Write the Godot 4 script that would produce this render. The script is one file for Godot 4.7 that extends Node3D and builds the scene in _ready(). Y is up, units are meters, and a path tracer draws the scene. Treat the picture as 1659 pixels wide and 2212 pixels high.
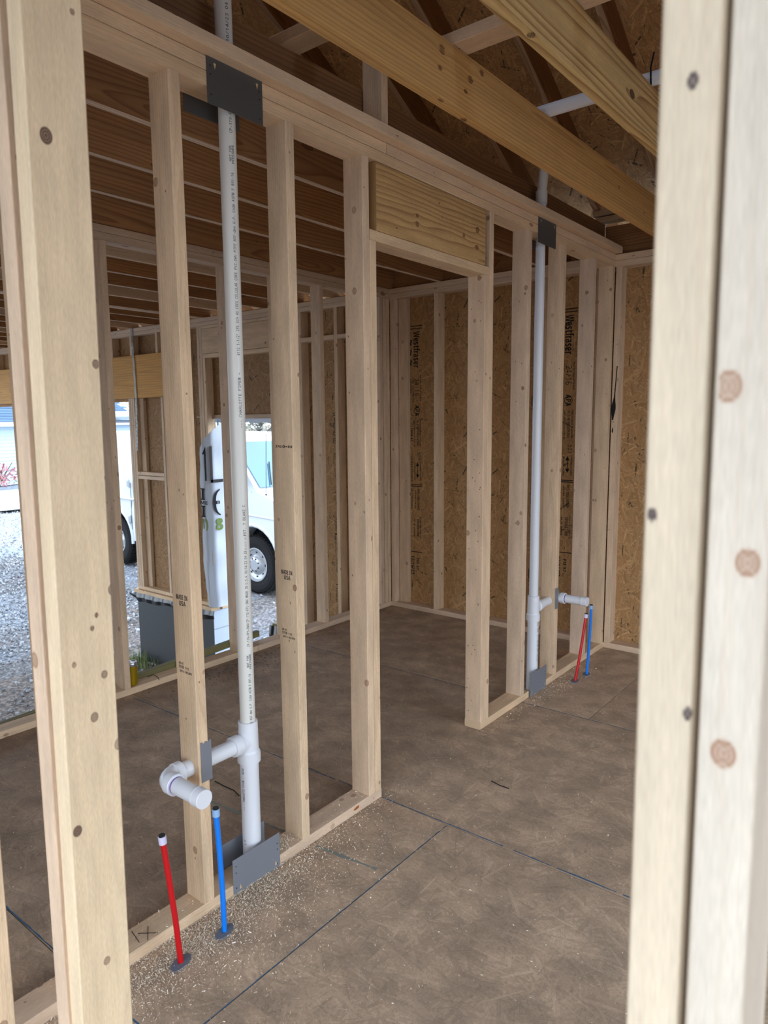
extends Node3D
# A house under construction: a framed wall with drain pipes, joists and rafters above, a garage bay and a van beyond.

const T := 0.0381
const D := 0.0889
const HT := 2.391
const ZW := -2.3155
const X4 := -1.745
const Z1 := 0.8542
const Z2 := 0.4387
const ZK := 0.0762
const ZJ := -0.762
const LIT_EDGE := Color(1.0, 0.95, 0.92)  # bounce light on the joist undersides, painted into their edge tint
const FACE := Color(0.58, 0.34, 0.16)
const HD := 2.1162
var rng := RandomNumberGenerator.new()
var M := {}
var spf: Array = []
var syp: Array = []
var ink: StandardMaterial3D
var used := {}

func _ready():
	rng.seed = 41
	# ---- camera, sky, exposure ----
	var cam := Camera3D.new(); cam.name = "camera"; add_child(cam)
	cam.position = Vector3(1.64596, 1.48504, 2.0422)
	cam.basis = Basis(Vector3.UP, 0.67119) * Basis(Vector3.RIGHT, -0.13062) * Basis(Vector3.BACK, -0.00816)
	cam.fov = 72.04; cam.near = 0.05; cam.far = 300.0; cam.current = true
	var ca := CameraAttributesPhysical.new()
	ca.frustum_focal_length = 16.506; ca.frustum_focus_distance = 2.9; ca.exposure_aperture = 4.4
	ca.frustum_near = 0.05; ca.frustum_far = 300.0
	cam.attributes = ca
	var we := WorldEnvironment.new(); we.name = "world_environment"; add_child(we)
	var env := Environment.new(); we.environment = env
	var sky := Sky.new(); var sm := ProceduralSkyMaterial.new(); sky.sky_material = sm
	sm.sky_top_color = Color(0.80, 0.89, 1.0); sm.sky_horizon_color = Color(0.90, 0.95, 1.0); sm.sky_curve = 0.3
	sm.ground_horizon_color = Color(0.55, 0.55, 0.53); sm.ground_bottom_color = Color(0.4, 0.4, 0.38)
	sm.sky_energy_multiplier = 1.25
	env.background_mode = Environment.BG_SKY; env.sky = sky
	env.tonemap_mode = Environment.TONE_MAPPER_LINEAR
	env.tonemap_exposure = 3.75
	env.background_energy_multiplier = 1.0
	env.sdfgi_enabled = true; env.ssao_enabled = true; env.ssil_enabled = true
	# ---- materials, structure, things ----
	make_materials()
	build_ground()
	build_floor()
	build_wall_middle()
	build_wall_front()
	build_wall_garage()
	build_wall_near()
	build_wall_rear()
	build_ceiling()
	build_roof()
	build_pier()
	build_plumbing()
	build_plates()
	build_small()
	build_outside()
	build_loose()

# ======================= mesh building =======================
class MB:
	var p := PackedVector3Array()
	var n := PackedVector3Array()
	var u := PackedVector2Array()
	var c := PackedColorArray()
	var col := Color(1, 1, 1)
	func tri(a: Vector3, b: Vector3, d: Vector3, na: Vector3, nb: Vector3, nd: Vector3, ua := Vector2.ZERO, ub := Vector2.ZERO, ud := Vector2.ZERO):
		if (b - a).cross(d - a).dot(na + nb + nd) > 0.0:
			p.append(a); p.append(d); p.append(b); n.append(na); n.append(nd); n.append(nb); u.append(ua); u.append(ud); u.append(ub)
		else:
			p.append(a); p.append(b); p.append(d); n.append(na); n.append(nb); n.append(nd); u.append(ua); u.append(ub); u.append(ud)
		c.append(col); c.append(col); c.append(col)
	func quad(a: Vector3, b: Vector3, d: Vector3, e: Vector3, na: Vector3, nb: Vector3, nd: Vector3, ne: Vector3, ua := Vector2.ZERO, ub := Vector2.ZERO, ud := Vector2.ZERO, ue := Vector2.ZERO):
		tri(a, b, d, na, nb, nd, ua, ub, ud); tri(a, d, e, na, nd, ne, ua, ud, ue)
	func flat(a: Vector3, b: Vector3, d: Vector3, e: Vector3, toward: Vector3, sc := 1.0):
		var nn := (b - a).cross(d - a).normalized()
		if nn.dot(toward) < 0: nn = -nn
		var ax := (b - a).normalized(); var ay := nn.cross(ax)
		quad(a, b, d, e, nn, nn, nn, nn, Vector2.ZERO, Vector2((b - a).dot(ax), (b - a).dot(ay)) * sc, Vector2((d - a).dot(ax), (d - a).dot(ay)) * sc, Vector2((e - a).dot(ax), (e - a).dot(ay)) * sc)
	func poly(pts: Array, nn: Vector3, sc := 1.0):   # a flat convex polygon
		for k in range(1, pts.size() - 1):
			tri(pts[0], pts[k], pts[k + 1], nn, nn, nn)
	func box(lo: Vector3, hi: Vector3):
		var m := (lo + hi) / 2.0
		var v := []
		for k in 8: v.append(Vector3(hi.x if k & 1 else lo.x, hi.y if k & 2 else lo.y, hi.z if k & 4 else lo.z))
		for f in [[0, 1, 3, 2], [4, 5, 7, 6], [0, 1, 5, 4], [2, 3, 7, 6], [0, 2, 6, 4], [1, 3, 7, 5]]:
			flat(v[f[0]], v[f[1]], v[f[2]], v[f[3]], (v[f[0]] + v[f[2]]) / 2.0 - m)
	func lathe(prof: Array, o: Vector3, axis: Vector3, seg := 28):   # prof: [radius, height along axis]; each step its own smooth band
		axis = axis.normalized()
		var e1 := axis.cross(Vector3(0.3, 0.9, 0.2)).normalized(); var e2 := axis.cross(e1)
		for k in prof.size() - 1:
			var r0: float = prof[k][0]; var h0: float = prof[k][1]; var r1: float = prof[k + 1][0]; var h1: float = prof[k + 1][1]
			var sl := Vector2(h1 - h0, r0 - r1).normalized()   # radial, axial
			for s in seg:
				var a0 := TAU * s / seg; var a1 := TAU * (s + 1) / seg
				var d0 := e1 * cos(a0) + e2 * sin(a0); var d1 := e1 * cos(a1) + e2 * sin(a1)
				var n0 := (d0 * sl.x + axis * sl.y).normalized(); var n1 := (d1 * sl.x + axis * sl.y).normalized()
				quad(o + d0 * r0 + axis * h0, o + d1 * r0 + axis * h0, o + d1 * r1 + axis * h1, o + d0 * r1 + axis * h1, n0, n1, n1, n0)
	func tube(path: Array, r: float, seg := 16, caps := true):
		var rings := []; var last := Vector3.ZERO
		for k in path.size():
			var t: Vector3 = (path[mini(k + 1, path.size() - 1)] - path[maxi(k - 1, 0)]).normalized()
			var e1: Vector3
			if k == 0: e1 = t.cross(Vector3(0.31, 0.83, 0.47)).normalized()
			else: e1 = (last - t * last.dot(t)).normalized()
			last = e1
			var e2 := t.cross(e1); var ring := []
			for s in seg + 1:
				var a := TAU * s / seg
				ring.append(e1 * cos(a) + e2 * sin(a))
			rings.append(ring)
		for k in path.size() - 1:
			for s in seg:
				quad(path[k] + rings[k][s] * r, path[k] + rings[k][s + 1] * r, path[k + 1] + rings[k + 1][s + 1] * r, path[k + 1] + rings[k + 1][s] * r, rings[k][s], rings[k][s + 1], rings[k + 1][s + 1], rings[k + 1][s])
		if caps:
			for k in [0, path.size() - 1]:
				var t: Vector3 = (path[1] - path[0]).normalized() * -1.0 if k == 0 else (path[k] - path[k - 1]).normalized()
				for s in seg: tri(path[k], path[k] + rings[k][s] * r, path[k] + rings[k][s + 1] * r, t, t, t)
	func mesh() -> ArrayMesh:
		var am := ArrayMesh.new(); var a := []; a.resize(Mesh.ARRAY_MAX)
		a[Mesh.ARRAY_VERTEX] = p; a[Mesh.ARRAY_NORMAL] = n; a[Mesh.ARRAY_TEX_UV] = u; a[Mesh.ARRAY_COLOR] = c
		am.add_surface_from_arrays(Mesh.PRIMITIVE_TRIANGLES, a)
		return am

func numbered(nm: String) -> String:
	if not used.has(nm):
		used[nm] = 0
		return nm
	used[nm] += 1
	return "%s_%03d" % [nm, used[nm]]

func part(parent: Node, nm: String, mesh: Mesh, mat: Material, xf := Transform3D.IDENTITY) -> MeshInstance3D:
	var o := MeshInstance3D.new(); o.mesh = mesh
	if mat: o.material_override = mat
	o.transform = xf
	if parent == self: o.name = numbered(nm)
	else:
		var key := "p%d_%s" % [parent.get_instance_id(), nm]
		var k: int = used.get(key, 0); used[key] = k + 1
		o.name = nm if k == 0 else "%s_%03d" % [nm, k]
	parent.add_child(o, true)
	return o

func mk(parent: Node, nm: String, b: MB, mat: Material, xf := Transform3D.IDENTITY) -> MeshInstance3D:
	return part(parent, nm, b.mesh(), mat, xf)

func root(nm: String, at := Vector3.ZERO) -> Node3D:
	var o := Node3D.new(); o.name = numbered(nm); o.position = at; add_child(o, true)
	return o

func tag(o: Node, label: String, category := "", group := "", kind := "") -> Node:
	if label: o.set_meta("label", label)
	if category: o.set_meta("category", category)
	if group: o.set_meta("group", group)
	if kind: o.set_meta("kind", kind)
	return o

func structure(nm: String, label: String, category := "wall") -> Node3D:
	var o := root(nm); tag(o, label, category, "", "structure")
	return o

# A board: l long, a wide, b thick, eased edges; local Y runs along it, X across its width, Z through its thickness.
func board_mesh(l: float, a: float, b: float, uo: float, vo: float, vs: float, tint: Color, edge: Color, wane := 0.0, flip := false) -> ArrayMesh:
	var m := MB.new(); m.col = tint
	var e := minf(0.0032, minf(a, b) * 0.2)
	var ha := a / 2.0; var hb := b / 2.0
	# ring starts on the +Z face at -X
	var ring := [Vector2(-ha + e, hb), Vector2(ha - e, hb), Vector2(ha, hb - e), Vector2(ha, -hb + e), Vector2(ha - e, -hb), Vector2(-ha + e, -hb), Vector2(-ha, -hb + e), Vector2(-ha, hb - e)]
	var fn := [Vector3(0, 0, 1), Vector3(1, 0, 0), Vector3(0, 0, -1), Vector3(-1, 0, 0)]
	var per := [0.0]
	for k in 8: per.append(per[k] + ring[k].distance_to(ring[(k + 1) % 8]))
	if flip:
		for k in 9: per[k] = 2.0 * (a + b) - per[k]
	var rows := [0.0, 1.0]
	if wane > 0.0:
		rows = []
		for k in 15: rows.append(k / 14.0)
	for k in 8:
		var q0: Vector2 = ring[k]; var q1: Vector2 = ring[(k + 1) % 8]
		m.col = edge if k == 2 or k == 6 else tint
		var n0: Vector3 = fn[k / 2]; var n1: Vector3 = fn[((k + 1) / 2) % 4]
		for r in rows.size() - 1:
			var w := [0.0, 0.0, 0.0, 0.0]
			if wane > 0.0:
				for h in 2:
					var f: float = rows[r + h]
					var g := wane * maxf(0.0, sin(f * 9.0 + uo * 40.0) * 0.6 + sin(f * 23.0 + 1.0) * 0.4)
					if k == 1: w[h * 2 + 1] = g
					elif k == 2: w[h * 2] = g; w[h * 2 + 1] = g * 0.3
			var y0: float = (rows[r] - 0.5) * l; var y1: float = (rows[r + 1] - 0.5) * l
			var v0: float = vo + rows[r] * l * vs; var v1: float = vo + rows[r + 1] * l * vs
			m.quad(Vector3(q0.x, y0, q0.y - w[0]), Vector3(q1.x, y0, q1.y - w[1]), Vector3(q1.x, y1, q1.y - w[3]), Vector3(q0.x, y1, q0.y - w[2]), n0, n1, n1, n0,
				Vector2(uo + per[k] / 0.3, -v0), Vector2(uo + per[k + 1] / 0.3, -v0), Vector2(uo + per[k + 1] / 0.3, -v1), Vector2(uo + per[k] / 0.3, -v1))
	for s in [-1.0, 1.0]:
		var pts := []
		for q in ring: pts.append(Vector3(q.x, s * l / 2.0, q.y))
		m.poly(pts, Vector3(0, s, 0))
	return m.mesh()

var long_tex := 2.5
func board(parent: Node, nm: String, o: Vector3, axis: Vector3, l: float, wdir: Vector3, a: float, b: float, mat: Material, opt := {}) -> MeshInstance3D:
	var y := axis.normalized(); var x := wdir.normalized(); var z := x.cross(y).normalized()
	x = y.cross(z)
	var tv: float = opt.get("tone", rng.randf_range(0.90, 1.04))
	var wm: float = opt.get("warm", rng.randf_range(-0.03, 0.03))
	var tint := Color(tv * (1.0 + wm * 0.5), tv, tv * (1.0 - wm))
	var vs := 1.0 / maxf(long_tex, l * 1.02) if l > long_tex * 0.98 else 1.0 / long_tex
	var uo: float = opt.get("u", rng.randf() * maxf(0.0, 1.0 - 2.0 * (a + b) / 0.3) if a < 0.1 else rng.randf())
	var vo: float = opt.get("v", rng.randf() * maxf(0.0, 1.0 - l * vs))
	var fu: bool = rng.randf() < 0.5 and not opt.has("u")
	var edge := tint
	if mat in syp:   # yellow pine: resinous orange-brown faces; a pale edge tint paints in light from below
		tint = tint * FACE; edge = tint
	if opt.has("edge"): edge = opt.edge
	var me := board_mesh(l, a, b, uo, vo, opt.get("vs", vs), tint, edge, opt.get("wane", 0.0), fu)
	return part(parent, nm, me, mat, Transform3D(Basis(x, y, z), o))

func box_board(parent: Node, nm: String, lo: Vector3, hi: Vector3, mat: Material, opt := {}) -> MeshInstance3D:
	# the long axis and the width are read from the box; the wide face is local +Z
	var s := hi - lo; var c := (lo + hi) / 2.0
	var idx := [0, 1, 2]
	idx.sort_custom(func(i, j): return s[i] > s[j])
	var ax := [Vector3.RIGHT, Vector3.UP, Vector3.BACK]
	var y: Vector3 = ax[idx[0]]; var x: Vector3 = ax[idx[1]]
	# turn so that the wide face that looks at the camera's side is +Z
	var z := x.cross(y)
	if z.x + z.z + z.y < 0: x = -x
	return board(parent, nm, c, y, s[idx[0]], x, s[idx[1]], s[idx[2]], mat, opt)

func pick(list: Array) -> Material:
	return list[rng.randi() % list.size()]

# ======================= textures and materials =======================
func std(c: Color, rough := 0.7, metal := 0.0) -> StandardMaterial3D:
	var m := StandardMaterial3D.new(); m.albedo_color = c; m.roughness = rough; m.metallic = metal
	return m

func noise_bytes(w: int, h: int, freq: float, sd: int, oct := 3, sx := 1.0, kind := FastNoiseLite.TYPE_SIMPLEX_SMOOTH) -> PackedByteArray:
	var f := FastNoiseLite.new(); f.seed = sd; f.frequency = freq; f.noise_type = kind
	f.fractal_octaves = oct
	var im := f.get_image(w, int(h * sx), false, false, false)
	if sx != 1.0: im.resize(w, h, Image.INTERPOLATE_BILINEAR)
	return im.get_data()

# Wood: 0.3 m across by 2.5 m along. knots: [u metres, v metres from the bottom, radius, darkness]
func wood(sd: int, base: Color, late: Color, contrast: float, freq: float, knots: Array, knot_c := Color(0.42, 0.27, 0.17), W := 256, H := 1024, blotch := 0.07, cath := 0.0) -> StandardMaterial3D:
	var r := RandomNumberGenerator.new(); r.seed = sd
	var fib := noise_bytes(W, H, 0.35, sd, 2, 0.012)
	var fin := noise_bytes(W, H, 0.5, sd + 5, 1, 0.25)
	var wrp := noise_bytes(W, H, 0.012, sd + 1, 2, 0.35)
	var blo := noise_bytes(W, H, 0.02, sd + 2, 3, 0.4)
	var data := PackedByteArray(); data.resize(W * H * 3)
	var uc := r.randf_range(0.05, 0.25); var dep := r.randf_range(0.02, 0.06); var slope := r.randf_range(-0.012, 0.012)
	var ph := r.randf() * 6.0
	var i := 0
	for y in H:
		var v := (1.0 - (y + 0.5) / H) * 2.5
		var near := []
		for k in knots:
			if absf(v - k[1]) < k[2] * 7.0: near.append(k)
		var hh := dep + slope * v + 0.012 * sin(v * 2.3 + ph)
		if cath > 0.0: hh = 0.01 + (0.05 * sin(v * 2.6 + ph) + 0.03 * sin(v * 6.1 + ph * 2.0)) * cath
		var h2 := hh * hh
		for x in W:
			var u := (x + 0.5) / W * 0.3
			var j := y * W + x
			var w1 := (wrp[j] - 128) / 128.0
			var du := u - uc
			var d := sqrt(du * du + h2) + w1 * 0.010
			var kc := 0.0; var kd := 0.0
			for k in near:
				var a: float = (u - k[0]) / k[2]; var b: float = (v - k[1]) / (k[2] * 1.25 * (k[4] if k.size() > 4 else 1.0))
				var q := a * a + b * b * 0.55
				d += k[2] * 0.75 * exp(-q * 0.35) * signf(du + 0.0001)
				var qq := sqrt(a * a + b * b) + w1 * 0.15
				if qq < 1.25:
					var f := clampf((1.25 - qq) * 5.0, 0.0, 1.0)
					if f > kc: kc = f; kd = k[3] * (0.75 + 0.25 * sin(qq * 14.0)) * (1.15 if qq > 0.85 else 0.9)
			var ring := d * freq
			ring -= floorf(ring)
			var lw := ring * ring * ring * (1.0 if ring < 0.93 else (1.0 - ring) / 0.07)
			var t := lw * contrast + (fib[j] - 128) * 0.0013 * (0.6 + contrast)
			var m := 1.0 + (blo[j] - 128) / 128.0 * blotch + (fin[j] - 128) * 0.0005
			var cr := lerpf(base.r, late.r, t) * m; var cg := lerpf(base.g, late.g, t) * m; var cb := lerpf(base.b, late.b, t) * m
			if kc > 0.0:
				var g := kc * minf(kd, 1.0)
				cr = lerpf(cr, knot_c.r, g); cg = lerpf(cg, knot_c.g, g); cb = lerpf(cb, knot_c.b, g)
			data[i] = int(clampf(cr, 0, 1) * 255.0); data[i + 1] = int(clampf(cg, 0, 1) * 255.0); data[i + 2] = int(clampf(cb, 0, 1) * 255.0)
			i += 3
	var mt := std(Color.WHITE, 0.72)
	mt.albedo_texture = ImageTexture.create_from_image(Image.create_from_data(W, H, false, Image.FORMAT_RGB8, data))
	mt.vertex_color_use_as_albedo = true
	return mt

func rand_knots(sd: int, n: int, rmin := 0.004, rmax := 0.011) -> Array:
	var r := RandomNumberGenerator.new(); r.seed = sd
	var out := []
	for k in n: out.append([r.randf() * 0.3, r.randf() * 2.5, r.randf_range(rmin, rmax), r.randf_range(0.35, 1.0)])
	for k in n: out.append([r.randf() * 0.3, r.randf() * 2.5, 0.0022, 1.0])
	return out

# Strand board: 1.2 m square of overlapping flakes
func strands(sd: int, count: int, tones: Array, dark := 0.02, S := 768) -> Image:
	var r := RandomNumberGenerator.new(); r.seed = sd
	var data := PackedByteArray(); data.resize(S * S * 3)
	var f0: Color = tones[0]
	for k in S * S:
		data[k * 3] = int(f0.r * 255); data[k * 3 + 1] = int(f0.g * 255); data[k * 3 + 2] = int(f0.b * 255)
	for k in count:
		var ang := r.randfn(0.0, 0.55) + (PI / 2 if r.randf() < 0.3 else 0.0)
		var ca := cos(ang); var sa := sin(ang)
		var L := int(r.randf_range(26, 84)); var Wd := int(r.randf_range(3, 13))
		var cx := r.randf() * S; var cy := r.randf() * S
		var c: Color = tones[r.randi() % tones.size()]
		c = c * r.randf_range(0.92, 1.07)
		if r.randf() < dark: c = Color(0.36, 0.29, 0.18)
		var taper := r.randf_range(0.2, 0.7)
		for a in range(-L / 2, L / 2):
			var wl := Wd * (1.0 - taper * absf(a * 2.0 / L)) * (0.85 + 0.15 * sin(a * 0.9))
			for b2 in range(0, int(wl * 1.4)):
				var b := b2 / 1.4 - wl / 2.0
				var px := posmod(int(cx + a * ca - b * sa), S); var py := posmod(int(cy + a * sa + b * ca), S)
				var sh := 1.0 + 0.05 * sin(b * 1.7 + k)
				if b2 == 0: sh = 0.86
				var o := (py * S + px) * 3
				data[o] = int(clampf(c.r * sh, 0, 1) * 255); data[o + 1] = int(clampf(c.g * sh, 0, 1) * 255); data[o + 2] = int(clampf(c.b * sh, 0, 1) * 255)
	return Image.create_from_data(S, S, false, Image.FORMAT_RGB8, data)

func make_materials():
	var b := Color(0.85, 0.73, 0.59); var l := Color(0.70, 0.55, 0.40)
	for k in 5:
		spf.append(wood(100 + k * 17, b.lerp(Color(0.82, 0.71, 0.61), k * 0.2), l, 0.36, 120.0 + 30 * k, rand_knots(200 + k, 10 + 2 * k, 0.003, 0.009), Color(0.44, 0.29, 0.20), 256, 1024, 0.09, 0.35 if k % 2 else 0.0))
	for k in 4:
		syp.append(wood(300 + k * 13, Color(0.84, 0.76, 0.66), Color(0.60, 0.47, 0.36), 0.8, 52.0 + 10 * k, rand_knots(400 + k, 3, 0.008, 0.016), Color(0.36, 0.24, 0.17), 256, 1024, 0.09, 1.0))
	# the near stud: its wide face starts at u = 0, v is height
	var ka := [[0.0225, 1.875, 0.0075, 1.1], [0.078, 1.571, 0.0045, 0.8], [0.066, 1.091, 0.005, 0.7], [0.046, 1.027, 0.0055, 0.7], [0.008, 0.853, 0.006, 1.1], [0.086, 1.224, 0.006, 0.7], [0.058, 1.189, 0.0028, 0.9],
		[0.05, 1.17, 0.003, 0.9], [0.044, 0.605, 0.005, 0.6], [0.085, 0.968, 0.007, 0.5], [0.018, 1.12, 0.003, 0.6], [0.085, 1.40, 0.002, 0.8], [0.07, 2.05, 0.003, 0.7]]
	M.near_stud = wood(77, Color(0.86, 0.757, 0.615), Color(0.77, 0.63, 0.46), 0.24, 130.0, ka, Color(0.30, 0.20, 0.15), 384, 1536, 0.06)
	# the pale jamb studs on the right: narrow face starts at u = 0
	M.jamb_stud = wood(78, Color(0.82, 0.74, 0.63), Color(0.74, 0.62, 0.49), 0.22, 120.0, [[0.018, 1.692, 0.003, 1.1], [0.003, 1.419, 0.003, 1.2], [0.032, 1.284, 0.0028, 1.2]], Color(0.25, 0.20, 0.19), 384, 1024, 0.05)
	M.jamb_stud_b = wood(79, Color(0.82, 0.76, 0.68), Color(0.74, 0.63, 0.52), 0.2, 110.0, [[0.006, 1.504, 0.007, 0.7], [0.022, 1.393, 0.0065, 0.75], [0.014, 1.263, 0.007, 0.8]], Color(0.58, 0.40, 0.29), 384, 1024, 0.05)
	# header board: 0.235 m face, v runs along it
	M.header = wood(88, Color(0.75, 0.60, 0.40), Color(0.50, 0.35, 0.19), 0.75, 62.0, [[0.16, 0.25, 0.009, 0.8], [0.13, 0.25, 0.006, 0.9], [0.168, 0.69, 0.010, 0.75], [0.094, 0.694, 0.011, 0.8], [0.137, 0.585, 0.007, 0.7], [0.05, 0.4, 0.003, 0.9], [0.2, 0.12, 0.003, 0.9], [0.1, 0.42, 0.0025, 0.9]], Color(0.36, 0.22, 0.12))
	# joists that cross the room
	M.joist = wood(91, Color(0.79, 0.61, 0.37), Color(0.60, 0.41, 0.20), 0.7, 75.0, [[0.142, 0.896, 0.011, 0.75, 0.36], [0.113, 0.836, 0.010, 0.8, 0.36], [0.068, 0.846, 0.006, 0.9, 0.36], [0.158, 0.81, 0.008, 0.85, 0.36], [0.087, 0.90, 0.006, 0.9, 0.5], [0.10, 0.35, 0.008, 0.5, 0.36], [0.06, 0.22, 0.005, 0.8, 0.4]], Color(0.36, 0.20, 0.09))
	M.joist_b = wood(92, Color(0.80, 0.66, 0.43), Color(0.50, 0.34, 0.16), 0.9, 52.0, [[0.089, 1.395, 0.012, 1.0, 0.8], [0.13, 1.82, 0.009, 0.7, 0.6]], Color(0.2, 0.11, 0.06))
	M.treated = wood(95, Color(0.50, 0.47, 0.30), Color(0.36, 0.31, 0.17), 0.8, 120.0, rand_knots(9, 2), Color(0.25, 0.2, 0.1), 256, 512)
	M.ply = wood(96, Color(0.80, 0.58, 0.26), Color(0.62, 0.40, 0.14), 0.7, 42.0, rand_knots(12, 3, 0.006, 0.012), Color(0.45, 0.27, 0.1), 256, 512)
	ink = std(Color(0.06, 0.055, 0.06), 0.9)
	M.ink_grey = std(Color(0.20, 0.19, 0.19), 0.9)
	M.ink_red = std(Color(0.62, 0.28, 0.24), 0.9)
	var os := strands(5, 6200, [Color(0.73, 0.55, 0.355), Color(0.755, 0.58, 0.38), Color(0.695, 0.52, 0.325), Color(0.80, 0.63, 0.43), Color(0.74, 0.555, 0.355)])
	var ot := ImageTexture.create_from_image(os)
	M.osb = std(Color.WHITE, 0.8); M.osb.albedo_texture = ot; M.osb.vertex_color_use_as_albedo = true
	var fl := strands(6, 4200, [Color(0.715, 0.61, 0.505), Color(0.74, 0.635, 0.525), Color(0.69, 0.585, 0.48), Color(0.735, 0.63, 0.52), Color(0.705, 0.60, 0.49)], 0.0)
	# worn and dirty: blotches over the flakes
	var bl := noise_bytes(768, 768, 0.008, 31, 4)
	var bl2 := noise_bytes(768, 768, 0.12, 32, 2)
	var fd := fl.get_data()
	for k in 768 * 768:
		var m := 1.0 + (bl[k] - 128) / 128.0 * 0.16 + (bl2[k] - 128) / 128.0 * 0.05
		var g := (fd[k * 3] + fd[k * 3 + 1] + fd[k * 3 + 2]) / 3.0
		for q in 3: fd[k * 3 + q] = int(clampf((fd[k * 3 + q] * 0.72 + [182.0, 156.0, 130.0][q] * 0.28) * m, 0, 255))
	M.subfloor = std(Color.WHITE, 0.75); M.subfloor.albedo_texture = ImageTexture.create_from_image(Image.create_from_data(768, 768, false, Image.FORMAT_RGB8, fd)); M.subfloor.vertex_color_use_as_albedo = true
	M.subfloor_edge = std(Color(0.25, 0.2, 0.16), 0.9)
	M.chalk = std(Color(0.24, 0.37, 0.47), 0.95)
	M.chalk_faint = std(Color(0.50, 0.51, 0.47), 0.95)
	M.pvc = std(Color(0.87, 0.872, 0.885), 0.32); M.pvc.clearcoat_enabled = true; M.pvc.clearcoat = 0.2
	M.pvc_old = std(Color(0.87, 0.855, 0.82), 0.36)
	M.purple = std(Color(0.47, 0.36, 0.62), 0.4)
	M.steel = std(Color(0.50, 0.51, 0.535), 0.5, 0.25)
	M.steel_dark = std(Color(0.33, 0.325, 0.32), 0.5, 0.3)
	M.raw = std(Color(0.80, 0.68, 0.5), 0.8)
	M.hole = std(Color(0.03, 0.03, 0.03), 0.9)
	M.red = std(Color(0.74, 0.03, 0.07), 0.35); M.blue = std(Color(0.02, 0.46, 0.85), 0.35)
	M.ring = std(Color(0.80, 0.78, 0.86), 0.4); M.ring_b = std(Color(0.55, 0.68, 0.82), 0.4); M.black = std(Color(0.02, 0.02, 0.025), 0.5)
	M.flange = std(Color(0.40, 0.42, 0.46), 0.55)
	M.chip = std(Color(0.86, 0.76, 0.6), 0.85)
	M.poly = std(Color(0.025, 0.028, 0.035), 0.22)
	M.wrap = std(Color(0.76, 0.78, 0.81), 0.6); M.wrap.backlight_enabled = true; M.wrap.backlight = Color(0.2, 0.22, 0.25)
	M.wrap_flat = std(Color(0.90, 0.91, 0.92), 0.6)
	M.block = std(Color(0.82, 0.85, 0.89), 0.95); 
	var bi := FastNoiseLite.new(); bi.seed = 8; bi.frequency = 0.2
	M.block.albedo_texture = ramp_tex(256, 8, 0.22, 3, Color(0.75, 0.77, 0.80), Color(1.0, 1.0, 1.0)); M.block.uv1_triplanar = true; M.block.uv1_scale = Vector3.ONE * 2.5
	M.mortar = std(Color(0.62, 0.64, 0.66), 0.95)
	M.gravel = std(Color(0.80, 0.80, 0.80), 0.95)
	M.gravel.albedo_texture = ramp_tex(512, 21, 0.09, 3, Color(0.55, 0.56, 0.58), Color(1.0, 1.0, 1.0), true); M.gravel.uv1_triplanar = true; M.gravel.uv1_world_triplanar = true; M.gravel.uv1_scale = Vector3.ONE * 0.9
	M.gravel.vertex_color_use_as_albedo = true
	M.stone = std(Color.WHITE, 0.9); M.stone.vertex_color_use_as_albedo = true

func ramp_tex(s: int, sd: int, freq: float, oct: int, lo: Color, hi: Color, cell := false) -> ImageTexture:
	var f := FastNoiseLite.new(); f.seed = sd; f.frequency = freq; f.fractal_octaves = oct
	if cell: f.noise_type = FastNoiseLite.TYPE_CELLULAR; f.cellular_return_type = FastNoiseLite.RETURN_CELL_VALUE; f.fractal_octaves = 1
	var im := f.get_seamless_image(s, s)
	var d := im.get_data(); var o := PackedByteArray(); o.resize(s * s * 3)
	for k in s * s:
		var c := lo.lerp(hi, d[k] / 255.0)
		o[k * 3] = int(c.r * 255); o[k * 3 + 1] = int(c.g * 255); o[k * 3 + 2] = int(c.b * 255)
	return ImageTexture.create_from_image(Image.create_from_data(s, s, false, Image.FORMAT_RGB8, o))

# Lettering: fits the text to a length, standing at o with its baseline along dir and its face along n
func letters(parent: Node, nm: String, text: String, o: Vector3, dir: Vector3, n: Vector3, length: float, height: float, mat: Material, font := "Droid Sans", bold := false) -> MeshInstance3D:
	var tm := TextMesh.new(); var sf := SystemFont.new(); sf.font_names = PackedStringArray([font]); sf.font_weight = 700 if bold else 400
	tm.font = sf; tm.text = text; tm.font_size = 24; tm.pixel_size = 0.01; tm.depth = 0.05; tm.curve_step = 2.0
	var bb := tm.get_aabb()
	var sx := length / maxf(bb.size.x, 0.001); var sy := height / maxf(bb.size.y, 0.001)
	var x := dir.normalized(); var z := n.normalized(); var y := z.cross(x).normalized()
	var c := bb.get_center()
	var bs := Basis(x * sx, y * sy, z * 0.008)
	return part(parent, nm, tm, mat, Transform3D(bs, o - bs * Vector3(c.x, c.y, 0)))

# ======================= ground, floor =======================
func ground_y(x: float, z: float) -> float:
	var d := maxf(maxf(-2.55 - z, -8.9 - x), 0.0)
	return -1.2 + 0.31 * smoothstep(0.0, 1.7, d) + 0.15 * smoothstep(6.0, 20.0, d)

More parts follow.
